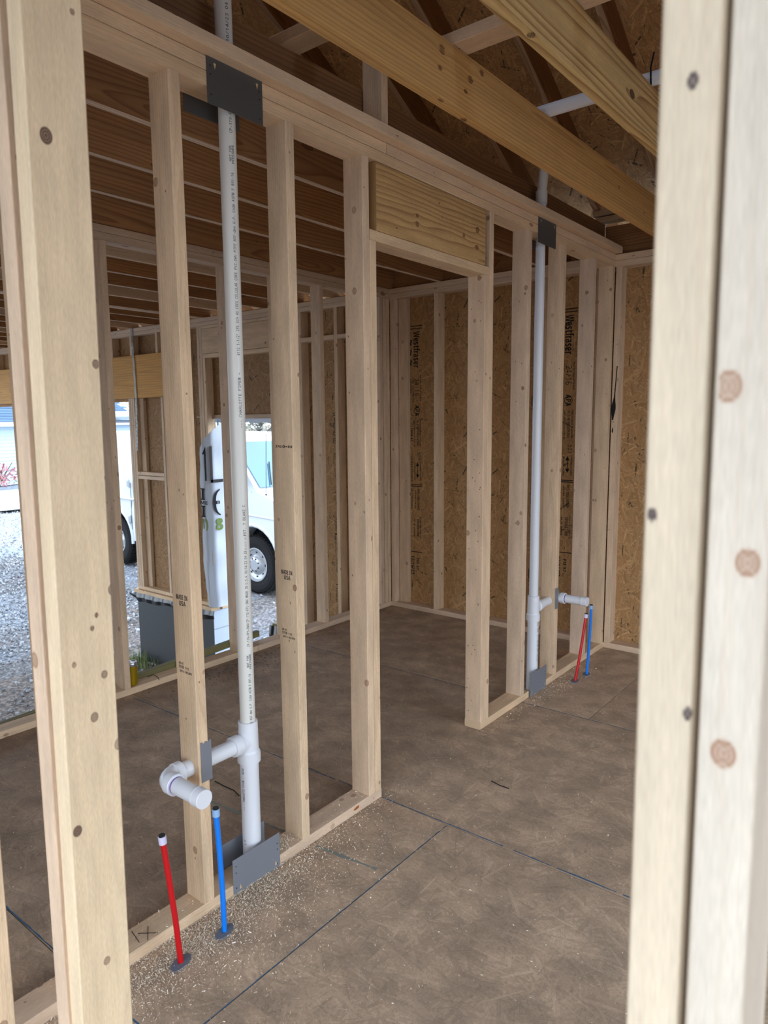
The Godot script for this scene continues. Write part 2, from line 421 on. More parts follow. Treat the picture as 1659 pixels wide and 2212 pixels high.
func build_ground():
	var m := MB.new()
	var xs := []; var zs := []
	var x := -75.0
	while x < 24.0:
		xs.append(x); x += 4.0 if x < -16.0 or x > 4.0 else 0.5
	var z := -60.0
	while z < 24.0:
		zs.append(z); z += 4.0 if z < -10.0 or z > 6.0 else 0.5
	var nz := FastNoiseLite.new(); nz.seed = 4; nz.frequency = 0.22; nz.fractal_octaves = 3
	for i in xs.size() - 1:
		for j in zs.size() - 1:
			var q := []
			for k in [[0, 0], [1, 0], [1, 1], [0, 1]]:
				var px: float = xs[i + k[0]]; var pz: float = zs[j + k[1]]
				q.append(Vector3(px, ground_y(px, pz) - 0.01 + nz.get_noise_2d(px * 4, pz * 4) * 0.03, pz))
			# gravel is blue grey; towards the van bare red-brown soil shows through
			var cx: float = (q[0].x + q[2].x) / 2.0; var cz: float = (q[0].z + q[2].z) / 2.0
			var soil := clampf(nz.get_noise_2d(cx * 2.0, cz * 2.0) * 1.2 + smoothstep(-7.8, -6.2, cx) * (1.0 - smoothstep(-2.6, -1.2, cx)) * 0.75, 0.0, 0.85)
			m.col = Color(0.68, 0.70, 0.73).lerp(Color(0.62, 0.47, 0.36), soil)
			m.flat(q[0], q[1], q[2], q[3], Vector3.UP)
	tag(mk(self, "ground", m, M.gravel), "grey gravel and bare soil around the house", "ground", "", "structure")

func build_floor():
	var dn_noise := FastNoiseLite.new(); dn_noise.seed = 12; dn_noise.frequency = 0.02; dn_noise.fractal_octaves = 3
	var f := structure("floor", "worn strand board subfloor in large panels", "floor")
	var rows := [[-2.42, -1.2, 0.36], [-1.2, 0.0, -0.93], [0.0, 1.21, 0.312], [1.21, 2.43, -0.9], [2.43, 2.95, 0.3]]
	for r in rows:
		var xs := [-1.85]
		var x: float = r[2] - 2.44 * 2
		while x < 3.9:
			if x > -1.8: xs.append(x)
			x += 2.44
		xs.append(3.9)
		for k in xs.size() - 1:
			var m := MB.new(); var tv := rng.randf_range(0.94, 1.05); m.col = Color(tv, tv, tv)
			var a := Vector3(xs[k] + 0.0012, 0, r[0] + 0.0012); var b := Vector3(xs[k + 1] - 0.0012, 0, r[1] - 0.0012)
			var o := Vector2(rng.randf(), rng.randf())
			var up := Vector3.UP
			var uv := func(p): return o + Vector2(p.x, p.z) / 1.2
			var e := 0.0015
			var p0 := Vector3(a.x + e, 0, a.z + e); var p1 := Vector3(b.x - e, 0, a.z + e); var p2 := Vector3(b.x - e, 0, b.z - e); var p3 := Vector3(a.x + e, 0, b.z - e)
			# trodden dirt in blotches; shade painted over the room next to the garage
			var nx := int(ceil((p1.x - p0.x) / 0.15)); var nzz := int(ceil((p2.z - p1.z) / 0.15))
			for ix in nx:
				for iz in nzz:
					var q := []; var cs := []
					for e2 in [[0, 0], [1, 0], [1, 1], [0, 1]]:
						var pt := Vector3(lerpf(p0.x, p1.x, (ix + e2[0]) / float(nx)), 0, lerpf(p0.z, p2.z, (iz + e2[1]) / float(nzz)))
						q.append(pt)
						var dirt_shade := clampf(0.03 + 0.20 * dn_noise.get_noise_2d(pt.x * 60.0, pt.z * 60.0) + 0.16 * (1.0 - smoothstep(-0.35, 0.1, pt.x)) + 0.10 * (1.0 - smoothstep(-1.7, -1.0, pt.x)), 0.0, 0.6)
						cs.append(Color(tv * (1.0 - dirt_shade * 0.9), tv * (1.0 - dirt_shade), tv * (1.0 - dirt_shade * 1.06)))
					for tr in [[0, 1, 2], [0, 2, 3]]:
						m.tri(q[tr[0]], q[tr[1]], q[tr[2]], up, up, up, uv.call(q[tr[0]]), uv.call(q[tr[1]]), uv.call(q[tr[2]]))
						var sz := m.c.size()
						for v3 in 3:
							for t3 in 3:
								if m.p[sz - 3 + v3] == q[tr[t3]]: m.c[sz - 3 + v3] = cs[tr[t3]]
			var dn := Vector3(0, -0.018, 0)
			for s in [[a, Vector3(b.x, 0, a.z), p0, p1, Vector3(0, 0, -1)], [Vector3(a.x, 0, b.z), b, p3, p2, Vector3(0, 0, 1)], [a, Vector3(a.x, 0, b.z), p0, p3, Vector3(-1, 0, 0)], [Vector3(b.x, 0, a.z), b, p1, p2, Vector3(1, 0, 0)]]:
				m.quad(s[0] + dn * 0.08, s[1] + dn * 0.08, s[3], s[2], s[4], s[4], up, up)
				m.flat(s[0] + dn * 0.08, s[1] + dn * 0.08, s[1] + dn, s[0] + dn, s[4])
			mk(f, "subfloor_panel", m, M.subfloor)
	var u := MB.new(); u.box(Vector3(-1.85, -0.05, -2.42), Vector3(3.9, -0.019, 2.95))
	u.box(Vector3(-1.85, -0.28, -2.42), Vector3(-1.81, -0.05, 2.95))
	mk(f, "floor_frame", u, M.subfloor_edge)
	for c in [[Vector2(0.312, 0.01), Vector2(0.312, 1.2), 0.0026, 0], [Vector2(0.0, 0.0), Vector2(1.7, -0.02), 0.0045, 0], [Vector2(-1.7, 0.03), Vector2(-0.1, 0.008), 0.0045, 0], [Vector2(-1.6, -1.17), Vector2(1.4, -1.205), 0.0035, 0],
			[Vector2(-0.9, 1.213), Vector2(0.45, 1.195), 0.004, 0], [Vector2(0.02, 0.395), Vector2(0.29, 0.36), 0.012, 1], [Vector2(-0.55, 0.44), Vector2(-0.12, 0.40), 0.010, 1]]:
		var m := MB.new()
		var p: Vector2 = c[0]; var q: Vector2 = c[1]; var d := (q - p).normalized(); var nn := Vector2(-d.y, d.x)
		var L := p.distance_to(q); var n := int(L / 0.02); var lw: float = c[2]; var prev := Vector2.ZERO; var pw := 0.0
		for k in n + 1:
			var a := p + d * (L * k / n) + nn * rng.randf_range(-0.0008, 0.0008)
			var w := lw * rng.randf_range(0.3, 0.8)
			if k > 0 and rng.randf() > 0.05:
				m.quad(Vector3(prev.x + nn.x * pw, 0.0005, prev.y + nn.y * pw), Vector3(prev.x - nn.x * pw, 0.0005, prev.y - nn.y * pw), Vector3(a.x - nn.x * w, 0.0005, a.y - nn.y * w), Vector3(a.x + nn.x * w, 0.0005, a.y + nn.y * w), Vector3.UP, Vector3.UP, Vector3.UP, Vector3.UP)
			prev = a; pw = w
		mk(f, "chalk_line", m, M.chalk if c[3] == 0 else M.chalk_faint)

# ======================= walls =======================
func stud(parent: Node, nm: String, x1: float, z1: float, y0: float, y1: float, along_x := false, mat: Material = null, opt := {}) -> MeshInstance3D:
	# a 2x4 whose front corner is (x1, z1); studs of walls along z are 38 mm in z and 89 mm back in -x, of walls along x the other way round
	if mat == null: mat = pick(spf)
	if along_x:   # x1 = its left face, z1 = its front face
		return board(parent, nm, Vector3(x1 + T / 2, (y0 + y1) / 2, z1 - D / 2), Vector3.UP, y1 - y0, Vector3(0, 0, -1), D, T, mat, opt)
	return board(parent, nm, Vector3(x1 - D / 2, (y0 + y1) / 2, z1 - T / 2), Vector3.UP, y1 - y0, Vector3.RIGHT, D, T, mat, opt)

func build_wall_middle():
	var w := structure("wall_middle", "open stud wall with a doorway and two drain pipes in it")
	# bottom plates, cut where the drains pass
	for s in [[1.25, 2.85], [0.672, 1.248], [0.0, 0.582], [-1.264, ZJ], [ZW, -1.44]]:
		box_board(w, "bottom_plate", Vector3(-D, 0, s[0]), Vector3(0, T, s[1]), pick(spf), {"tone": 0.98})
	var y1 := HT
	for z in [2.1, 1.69, 1.27]: stud(w, "stud", 0, z, T, y1)
	var s1 := stud(w, "stud", 0, Z1, T, y1, false, spf[0], {"tone": 1.03})
	var s2 := stud(w, "stud", 0, Z2, T, y1, false, spf[1], {"tone": 1.0})
	stud(w, "king_stud", 0, ZK, T, y1, false, spf[2], {"tone": 1.0})
	stud(w, "jack_stud", 0, T, T, HD, false, spf[0], {"tone": 1.02})
	var jr := stud(w, "jack_stud", 0, ZJ, T, HD, false, spf[4], {"tone": 0.98, "warm": 0.05})
	stud(w, "king_stud", 0, ZJ - T, T, y1, false, spf[1], {"tone": 1.06, "wane": 0.0})
	stud(w, "stud", 0, -1.1717, T, y1, false, spf[3], {"tone": 0.95})
	var s6 := stud(w, "stud", 0, -1.5696, T, y1, false, spf[2], {"tone": 0.98})
	stud(w, "stud", 0, -1.9828, T, y1, false, spf[4], {"tone": 0.95})
	stud(w, "stud", 0, -2.2693, T, y1, false, spf[1], {"tone": 0.96})
	# header over the doorway
	board(w, "header_board", Vector3(-0.019, HD + T + 0.1175, (T + ZJ - T) / 2), Vector3(0, 0, -1), -ZJ, Vector3(0, 1, 0) * -1, 0.235, T, M.header, {"u": 0.0, "v": 0.0, "vs": 1.0 / 2.5, "tone": 1.0, "warm": 0.02})
	box_board(w, "header_board", Vector3(-D, HD + T, ZJ - T), Vector3(-D + T, HD + T + 0.235, T), pick(syp))
	box_board(w, "header_plate", Vector3(-D, HD, ZJ - T), Vector3(0, HD + T, T), spf[0], {"tone": 0.93, "warm": 0.04})
	# doubled top plate; the upper run is joined over the doorway
	box_board(w, "top_plate", Vector3(-D, HT, ZW), Vector3(0, HT + T, 2.85), spf[0], {"tone": 0.97, "warm": 0.04})
	box_board(w, "top_plate", Vector3(-D, HT + T, -0.06), Vector3(0, HT + 2 * T, 2.85), spf[1], {"tone": 1.0, "warm": 0.03})
	box_board(w, "top_plate", Vector3(-D, HT + T, ZW), Vector3(0, HT + 2 * T, -0.062), spf[3], {"tone": 0.97, "warm": 0.04})
	box_board(w, "ceiling_nailer", Vector3(-0.098, HT + 2 * T, ZW + 0.01), Vector3(0.042, HT + 3 * T, 2.85), spf[2], {"tone": 0.96, "warm": 0.05})
	box_board(w, "nailer_block", Vector3(-0.096, HT + 3 * T + 0.001, -0.083), Vector3(-0.007, 2.95, -0.045), spf[0], {"tone": 0.95})
	var fz := Vector3(0, 0, 1)
	for q in [[s1, Z1], [s2, Z2]]:
		var o: Vector3 = q[0].position
		for t in [["MADE IN", Vector3(-0.045, 0.981, 0), 0.052, 0.0145, true], ["USA", Vector3(-0.043, 0.963, 0), 0.030, 0.0145, true], ["STUD", Vector3(-0.062, 0.770, 0), 0.024, 0.009, true], ["111", Vector3(-0.036, 0.769, 0), 0.016, 0.009, true], ["SPF-S  NELMA", Vector3(-0.042, 0.757, 0), 0.058, 0.007, true], ["KD-HT", Vector3(-0.062, 0.781, 0), 0.022, 0.007, true]]:
			var g := letters(q[0], "grade_stamp", t[0], Vector3.ZERO, Vector3.RIGHT, fz, t[2], t[3], ink, "Droid Sans", t[4])
			g.global_transform = Transform3D(Basis.IDENTITY, Vector3(t[1].x, t[1].y, q[1] + 0.0001)) * g.transform
	for t in [["7/6", -0.068, 0.030], ["o-", -0.040, 0.018], ["=##", -0.018, 0.030]]:
		var g := letters(s2, "pencil_mark", t[0], Vector3.ZERO, Vector3.RIGHT, fz, t[2], 0.009, ink, "Droid Sans", true)
		g.global_transform = Transform3D(Basis.IDENTITY, Vector3(t[1], 1.400, Z2 + 0.0001)) * g.transform
	var pp := MB.new(); var nx := Vector3(1, 0, 0)
	pp.poly([Vector3(0.0004, 0.024, 0.172), Vector3(0.0004, 0.018, 0.160), Vector3(0.0004, 0.020, 0.140), Vector3(0.0004, 0.029, 0.136), Vector3(0.0004, 0.030, 0.150)], nx)
	mk(w, "pitch_pocket", pp, std(Color(0.60, 0.30, 0.07), 0.5))
	for q in [[Vector3(-0.03, T + 0.0006, 1.030), 0.6], [Vector3(-0.03, T + 0.0006, 1.030), -0.7], [Vector3(-0.045, T + 0.0006, 1.060), 0.2]]:
		var pm := MB.new(); var dv := Vector3(cos(q[1]), 0, sin(q[1])) * 0.028
		pm.tube([q[0] - dv, q[0] + dv], 0.0009, 5); mk(w, "pencil_mark", pm, ink)
	# nail heads and black smears on the doorway stud
	var nl := MB.new()
	for k in 26:
		var zz := ZJ + 0.0005
		nl.lathe([[0.0022, 0.0], [0.0022, 0.0006], [0.0, 0.0006]], Vector3(rng.randf_range(-0.078, -0.012), rng.randf_range(0.06, 2.05), zz - 0.0003), Vector3(0, 0, 1), 8)
	tag(mk(w, "nail_heads", nl, M.hole), "", "", "", "stuff")

func osb(parent: Node, nm: String, lo: Vector3, hi: Vector3, tone := 1.0) -> MeshInstance3D:
	# a sheet of strand board; texture laid in metres
	var m := MB.new(); m.col = Color(tone, tone, tone)
	var v := []
	for k in 8: v.append(Vector3(hi.x if k & 1 else lo.x, hi.y if k & 2 else lo.y, hi.z if k & 4 else lo.z))
	var mid := (lo + hi) / 2.0
	var off := Vector2(rng.randf(), rng.randf())
	for f in [[0, 1, 3, 2, 2], [4, 5, 7, 6, 2], [0, 1, 5, 4, 1], [2, 3, 7, 6, 1], [0, 2, 6, 4, 0], [1, 3, 7, 5, 0]]:
		var n := Vector3.ZERO; n[f[4]] = 1.0
		if n.dot((v[f[0]] + v[f[2]]) / 2.0 - mid) < 0: n = -n
		var uv := func(p): return off + (Vector2(p.y, p.x) if f[4] == 2 else Vector2(p.z, p.y) if f[4] == 0 else Vector2(p.z, p.x)) / 1.2
		m.quad(v[f[0]], v[f[1]], v[f[2]], v[f[3]], n, n, n, n, uv.call(v[f[0]]), uv.call(v[f[1]]), uv.call(v[f[2]]), uv.call(v[f[3]]))
	return mk(parent, nm, m, M.osb)

func sheet_stamp(panel: Node3D, x: float, y_of: Callable, z: float, s := 1.0):
	# the maker's stamp of a sheet, read from top to bottom
	var dn := Vector3(0, -1, 0); var n := Vector3(0, 0, 1)
	var t := [["Westfraser", 0.0, 0.140, 0.060, true, 0.0], ["~ ~ ~", 0.03, 0.13, 0.018, true, -0.055], ["24/16", 0.178, 0.245, 0.042, false, 0.0], ["RATED SHEATHING", 0.165, 0.265, 0.012, true, 0.036], ["SIZED FOR SPACING", 0.17, 0.27, 0.010, true, -0.036], ["EXPOSURE 1", 0.18, 0.24, 0.012, true, -0.055], ["APA", 0.278, 0.322, 0.036, true, 0.002],
		["7/16 CAT", 0.345, 0.42, 0.032, false, -0.05], ["PS 2-18 SHEATHING", 0.335, 0.435, 0.018, true, 0.008], ["THICKNESS 0.418 IN", 0.33, 0.435, 0.013, true, 0.032], ["PRP-108 HUD-UM-40", 0.335, 0.44, 0.010, true, -0.022], ["503", 0.458, 0.488, 0.030, false, 0.022], ["STRENGTH AXIS", 0.495, 0.57, 0.012, true, 0.034], ["THIS SIDE DOWN", 0.50, 0.57, 0.010, true, -0.020], ["LA RESISTANCE", 0.475, 0.575, 0.013, true, -0.048],
		["THIS SIDE DOWN", 0.60, 0.685, 0.020, true, 0.015], ["SEPARE 1/8 IN", 0.605, 0.68, 0.010, true, -0.015], ["CE COTE EN BAS", 0.60, 0.685, 0.014, true, -0.048], ["STAGGER ENDS / C", 0.71, 0.80, 0.012, true, 0.034], ["SEPARER 3 MM", 0.72, 0.79, 0.022, true, 0.010], ["0 3 MM", 0.72, 0.79, 0.010, true, -0.025], ["12/16/23", 0.868, 0.945, 0.032, true, -0.042], ["PM 57", 0.875, 0.925, 0.022, true, 0.005]]
	for q in t:
		var ya: float = y_of.call(q[1]); var yb: float = y_of.call(q[2])
		letters(panel, "stamp", q[0], Vector3(x + q[5] * s, (ya + yb) / 2, z + 0.0002), dn, n, absf(ya - yb) * 0.97, q[3] * s, ink, "Droid Sans Mono" if not q[4] else "Droid Sans", q[4])
	var m := MB.new()
	var zz := z + 0.0006
	for b in [[-0.008, 0.10], [-0.018, 0.10], [0.586, 0.10], [0.592, 0.10], [0.852, 0.10]]:
		var y: float = y_of.call(b[0])
		m.box(Vector3(x - 0.058 * s, y - 0.003, z), Vector3(x + 0.05 * s, y + 0.003, zz))
	var ya: float = y_of.call(0.498); var yb: float = y_of.call(0.56)
	m.box(Vector3(x + 0.004, yb + 0.02, z), Vector3(x + 0.009, ya - 0.02, zz))
	for e in [[ya, -1], [yb, 1]]:
		m.tri(Vector3(x + 0.0065, e[0], zz), Vector3(x - 0.008, e[0] + e[1] * 0.03, zz), Vector3(x + 0.021, e[0] + e[1] * 0.03, zz), n, n, n)
	m.lathe([[0.026 * s, 0], [0.029 * s, 0.0], [0.029 * s, 0.0006], [0.025 * s, 0.0006]], Vector3(x + 0.002, (y_of.call(0.278) + y_of.call(0.322)) / 2, z), n, 20)
	mk(panel, "stamp_rule", m, ink)

func build_wall_front():
	var w := structure("wall_front", "front wall of studs backed with strand board, with garage openings")
	var zf := ZW; var zb := ZW - D
	var o0 := zb - 0.0111
	# house part
	box_board(w, "bottom_plate", Vector3(X4, 0, zb), Vector3(3.9, T, zf), pick(spf), {"tone": 0.93})
	for k in 2:
		box_board(w, "top_plate", Vector3(-3.0 if k == 0 else -3.6, HT + k * T, zb), Vector3(3.9, HT + (k + 1) * T, zf), pick(spf), {"tone": 1.0})
		box_board(w, "top_plate", Vector3(-12.0, HT + k * T, zb), Vector3(-3.003 if k == 0 else -3.603, HT + (k + 1) * T, zf), pick(spf), {"tone": 1.02})
	for x in [-1.743, -1.338, -0.93, -0.525, -0.118, 0.001, 0.41, 0.82, 1.22, 1.63, 2.04, 2.45, 2.85, 3.26, 3.67]:
		stud(w, "stud", x, zf, T, HT, true, null, {"tone": 0.97})
	box_board(w, "corner_block", Vector3(-1.70, T, zb), Vector3(-1.615, HT, zb + T), pick(spf), {"tone": 0.93})
	var xs := [-3.05, -1.80, -0.58, 0.64, 1.86, 3.08, 3.9]
	var panels := []
	for k in xs.size() - 1:
		panels.append(osb(w, "sheathing_panel", Vector3(xs[k] + 0.0015, -0.40, o0), Vector3(xs[k + 1] - 0.0015, 2.49, zb), [0.78, 0.82, 0.80, 0.85, 0.82, 0.82][k]))
	sheet_stamp(panels[1], -1.555, func(s): return 2.150 - s * 2.0, zb)
	sheet_stamp(panels[2], -0.325, func(s): return 2.155 - s * 1.85, zb)
	sheet_stamp(panels[0], -2.40, func(s): return 1.51 - s * 1.70, zb, 0.5)
	var ow := MB.new(); ow.box(Vector3(-3.04, -0.40, o0 - 0.003), Vector3(3.9, 2.485, o0 - 0.0006)); ow.box(Vector3(-10.4, 1.72, o0 - 0.003), Vector3(-3.06, 2.485, o0 - 0.0006))
	mk(w, "outer_wrap", ow, M.wrap_flat)
	# dark pitch streak on the corner stud
	var pk := MB.new(); var sp := []; var nf := Vector3(0, 0, 1)
	for k in 15:
		var f := k / 14.0; var wd := 0.0035 + 0.013 * exp(-pow((f - 0.22) * 7.0, 2.0))
		var xc := 0.012 + 0.018 * f
		sp.append([Vector3(xc - wd, 1.47 + 0.33 * f, zf + 0.0004), Vector3(xc + wd * 0.8, 1.47 + 0.33 * f, zf + 0.0004)])
	for k in 14: pk.quad(sp[k][0], sp[k][1], sp[k + 1][1], sp[k + 1][0], nf, nf, nf, nf)
	pk.poly([Vector3(0.008, 1.40, zf + 0.0004), Vector3(0.015, 1.385, zf + 0.0004), Vector3(0.018, 1.41, zf + 0.0004), Vector3(0.013, 1.43, zf + 0.0004)], nf)
	mk(w, "pitch_streak", pk, ink)
	# garage side: studs stand on a lower sill
	var yb := -0.344
	for x in [-2.735, -2.325, -1.93]: stud(w, "stud", x, zf, yb, HT, true, null, {"tone": 0.98})
	for s in [[-2.697, -2.325], [-2.287, -1.93]]: box_board(w, "fire_block", Vector3(s[0], 2.138, zb), Vector3(s[1], 2.176, zf), pick(spf), {"tone": 1.0, "warm": -0.02})
	box_board(w, "bottom_plate", Vector3(-3.05, yb - T, zb), Vector3(-1.84, yb, zf), pick(spf), {"tone": 1.0})
	# beside and over the second opening
	for x in [-3.05, -3.088]: stud(w, "king_stud", x, zf, yb if x < -3.06 else yb, HT if x > -3.06 else 2.087, true)
	stud(w, "king_stud", -4.085, zf, yb, HT, true, spf[3], {"tone": 0.95})
	stud(w, "jack_stud", -4.043, zf, yb, 2.087, true, spf[0], {"tone": 1.02})
	box_board(w, "header_board", Vector3(-4.045, 2.127, zf - T), Vector3(-3.05, 2.362, zf), spf[1], {"tone": 0.93, "warm": 0.05})
	box_board(w, "header_board", Vector3(-4.045, 2.127, zb), Vector3(-3.05, 2.362, zb + T), pick(syp))
	box_board(w, "header_plate", Vector3(-4.045, 2.087, zb), Vector3(-3.05, 2.125, zf), spf[0], {"tone": 1.04})
	box_board(w, "header_plate", Vector3(-4.045, 2.363, zb), Vector3(-3.05, HT - 0.001, zf), spf[0], {"tone": 1.0})
	osb(w, "sheathing_panel", Vector3(-4.3, 1.525, o0), Vector3(-3.052, 2.49, zb), 0.6)
	box_board(w, "opening_cleat", Vector3(-4.005, 1.505, zb), Vector3(-3.09, 1.543, zb + 0.03), spf[2], {"tone": 0.8})
	# garage door header, cripples, the framed pier between the openings
	box_board(w, "plywood_header", Vector3(-10.4, 1.735, zf - 0.05), Vector3(-5.172, 2.186, zf), M.ply, {"tone": 0.98, "vs": 0.45})
	box_board(w, "plywood_header", Vector3(-5.170, 1.735, zf - 0.05), Vector3(-4.66, 2.186, zf), M.ply, {"tone": 1.0, "vs": 0.4, "warm": 0.03})
	box_board(w, "header_back", Vector3(-10.4, 1.735, zb), Vector3(-4.66, 2.186, zf - 0.052), pick(syp))
	var x := -4.811
	for k in 13:
		stud(w, "cripple_stud", x, zf, 2.187, HT, true, null, {"tone": 1.0})
		x -= [0.47, 0.375][k % 2] if k < 2 else 0.4064
	osb(w, "sheathing_panel", Vector3(-10.4, 1.70, o0), Vector3(-7.6, 2.49, zb), 0.72)
	osb(w, "sheathing_panel", Vector3(-7.598, 1.70, o0), Vector3(-5.365, 2.49, zb), 0.72)
	osb(w, "sheathing_panel", Vector3(-5.363, -0.42, o0), Vector3(-4.302, 2.49, zb), 0.6)
	osb(w, "sheathing_panel", Vector3(-4.30, -0.42, o0), Vector3(-4.01, 1.523, zb), 0.6)
	for q in [[-5.365, 1.733], [-5.325, 1.733], [-5.286, 1.733], [-4.765, 1.733], [-4.46, HT], [-4.123, HT]]:
		stud(w, "jack_stud" if q[1] < 2 else "stud", q[0], zf, yb, q[1], true, null, {"tone": 0.9})
	box_board(w, "stud_nailer", Vector3(-5.247, yb, zb), Vector3(-5.158, 1.733, zb + T), spf[1], {"tone": 0.9})
	box_board(w, "fire_block", Vector3(-5.246, 0.905, zf - D), Vector3(-4.766, 0.943, zf), spf[2], {"tone": 1.02})
	box_board(w, "fire_block", Vector3(-5.246, 0.862, zf - D), Vector3(-4.766, 0.900, zf), spf[4], {"tone": 1.0})
	box_board(w, "bottom_plate", Vector3(-5.365, yb - T, zb), Vector3(-4.01, yb, zf), spf[0], {"tone": 0.95})
	# far jamb of the wide opening, out of sight behind the near stud
	for q in [-10.4, -10.36]: stud(w, "jack_stud", q, zf, -1.2, 1.733, true)
	osb(w, "sheathing_panel", Vector3(-12.0, -1.2, o0), Vector3(-10.402, 2.49, zb), 0.8)

func build_wall_garage():
	var w := structure("wall_garage", "open stud wall between the house and the garage bay")
	box_board(w, "bottom_plate", Vector3(X4 - D, 0, -0.9), Vector3(X4, T, 2.85), spf[1], {"tone": 1.0})
	box_board(w, "bottom_plate", Vector3(X4 - D, 0, zfront()), Vector3(X4, T, -0.902), spf[3], {"tone": 0.96})
	for k in 2: box_board(w, "top_plate", Vector3(X4 - D, HT + k * T, zfront()), Vector3(X4, HT + (k + 1) * T, 2.85), pick(spf), {"tone": 0.82, "warm": 0.06})
	var zs := [2.5, 2.09, 1.68, 1.27, 0.86, 0.455, 0.048, -0.339, -0.742, -1.150, -1.543, -1.95, -2.19, -2.236, -2.2755]
	for z in zs: stud(w, "stud", X4, z, T, HT, false, null, {"tone": 0.95})
	for z in [-2.16]: box_board(w, "corner_block", Vector3(X4 - 0.03, T, z), Vector3(X4 + 0.0, HT, z + 0.01), pick(spf), {"tone": 0.96})

func zfront() -> float: return ZW

func build_wall_near():
	# the doorway the picture is taken through
	var w := structure("wall_near", "near stud wall whose doorway frames the view")
	var zf := 1.555
	var a := board(w, "jack_stud", Vector3(0.638 - T / 2, 1.2, zf - 0.004 - D / 2), Vector3(0.017, 1, 0), 2.4, Vector3(0, 0, -1), D, T, M.near_stud, {"u": 0.0, "v": 0.0, "vs": 1.0 / 2.5, "tone": 1.0, "warm": 0.0})
	board(w, "king_stud", Vector3(0.638 - T * 1.5 - 0.004, 1.2, zf - D / 2 + 0.001), Vector3(0.010, 1, 0), 2.4, Vector3(0, 0, -1), D, T, spf[4], {"tone": 0.96, "u": 0.3})
	stud(w, "stud", 0.152 - T, zf, 0.0, HT, true, spf[0], {"tone": 1.05})
	board(w, "jack_stud", Vector3(1.4875 + T / 2, 1.2, zf - D / 2), Vector3(-0.004, 1, 0), 2.4, Vector3.RIGHT, T, D, M.jamb_stud, {"u": 0.0, "v": 0.0, "vs": 1.0 / 2.5, "tone": 1.0, "warm": 0.0})
	board(w, "king_stud", Vector3(1.5295 + T / 2, 1.2, zf - D / 2 + 0.001), Vector3(-0.005, 1, 0), 2.4, Vector3.RIGHT, T, D, M.jamb_stud_b, {"u": 0.0, "v": 0.0, "vs": 1.0 / 2.5, "tone": 1.02, "warm": -0.01})
	for x in [1.97, 2.38, 2.79, 3.2, 3.6]: stud(w, "stud", x, zf, T, HT, true)
	box_board(w, "bottom_plate", Vector3(1.60, 0, zf - D), Vector3(3.9, T, zf), pick(spf))
	for k in 2: box_board(w, "top_plate", Vector3(0.05, HT + 0.01 + k * T, zf - D), Vector3(3.9, HT + 0.01 + (k + 1) * T, zf), pick(spf))

func build_wall_rear():
	# unseen rest of the frame, behind the camera; placed and opened to let daylight in
	var w := structure("wall_rear", "unseen stud wall behind the viewer, left open to let daylight in")
	box_board(w, "bottom_plate", Vector3(-1.83, 0, 2.86), Vector3(3.9, T, 2.949), pick(spf))
	for k in 2: box_board(w, "top_plate", Vector3(-1.83, HT + k * T, 2.86), Vector3(3.9, HT + (k + 1) * T, 2.949), pick(spf))
	for x in [-1.83, -1.22, -0.61, -0.14, 3.0, 3.5, 3.86]: stud(w, "stud", x, 2.949, T, HT, true)
	osb(w, "sheathing_panel", Vector3(-1.85, -0.3, 2.95), Vector3(-0.1, 2.5, 2.961))
	for q in [[-6.198, -1.87]]: osb(w, "sheathing_panel", Vector3(q[0], -1.2, 2.95), Vector3(q[1], 2.5, 2.961), 0.9)  # unseen panel added to darken the garage bay
	var e := structure("wall_right", "unseen stud wall at the right end of the house, left open to let daylight in")  # unseen as well; its gap is shaped for the light indoors
	box_board(e, "bottom_plate", Vector3(3.811, 0, ZW), Vector3(3.9, T, 2.95), pick(spf))
	for k in 2: box_board(e, "top_plate", Vector3(3.811, HT + k * T, ZW), Vector3(3.9, HT + (k + 1) * T, 2.95), pick(spf))
	for z in [-2.2, -1.4, 1.5, 2.2, 2.8]: stud(e, "stud", 3.9, z, T, HT)
	osb(e, "sheathing_panel", Vector3(3.9, -0.3, -2.4), Vector3(3.911, 2.5, -1.38)); osb(e, "sheathing_panel", Vector3(3.9, -0.3, 1.5), Vector3(3.911, 2.5, 2.96))

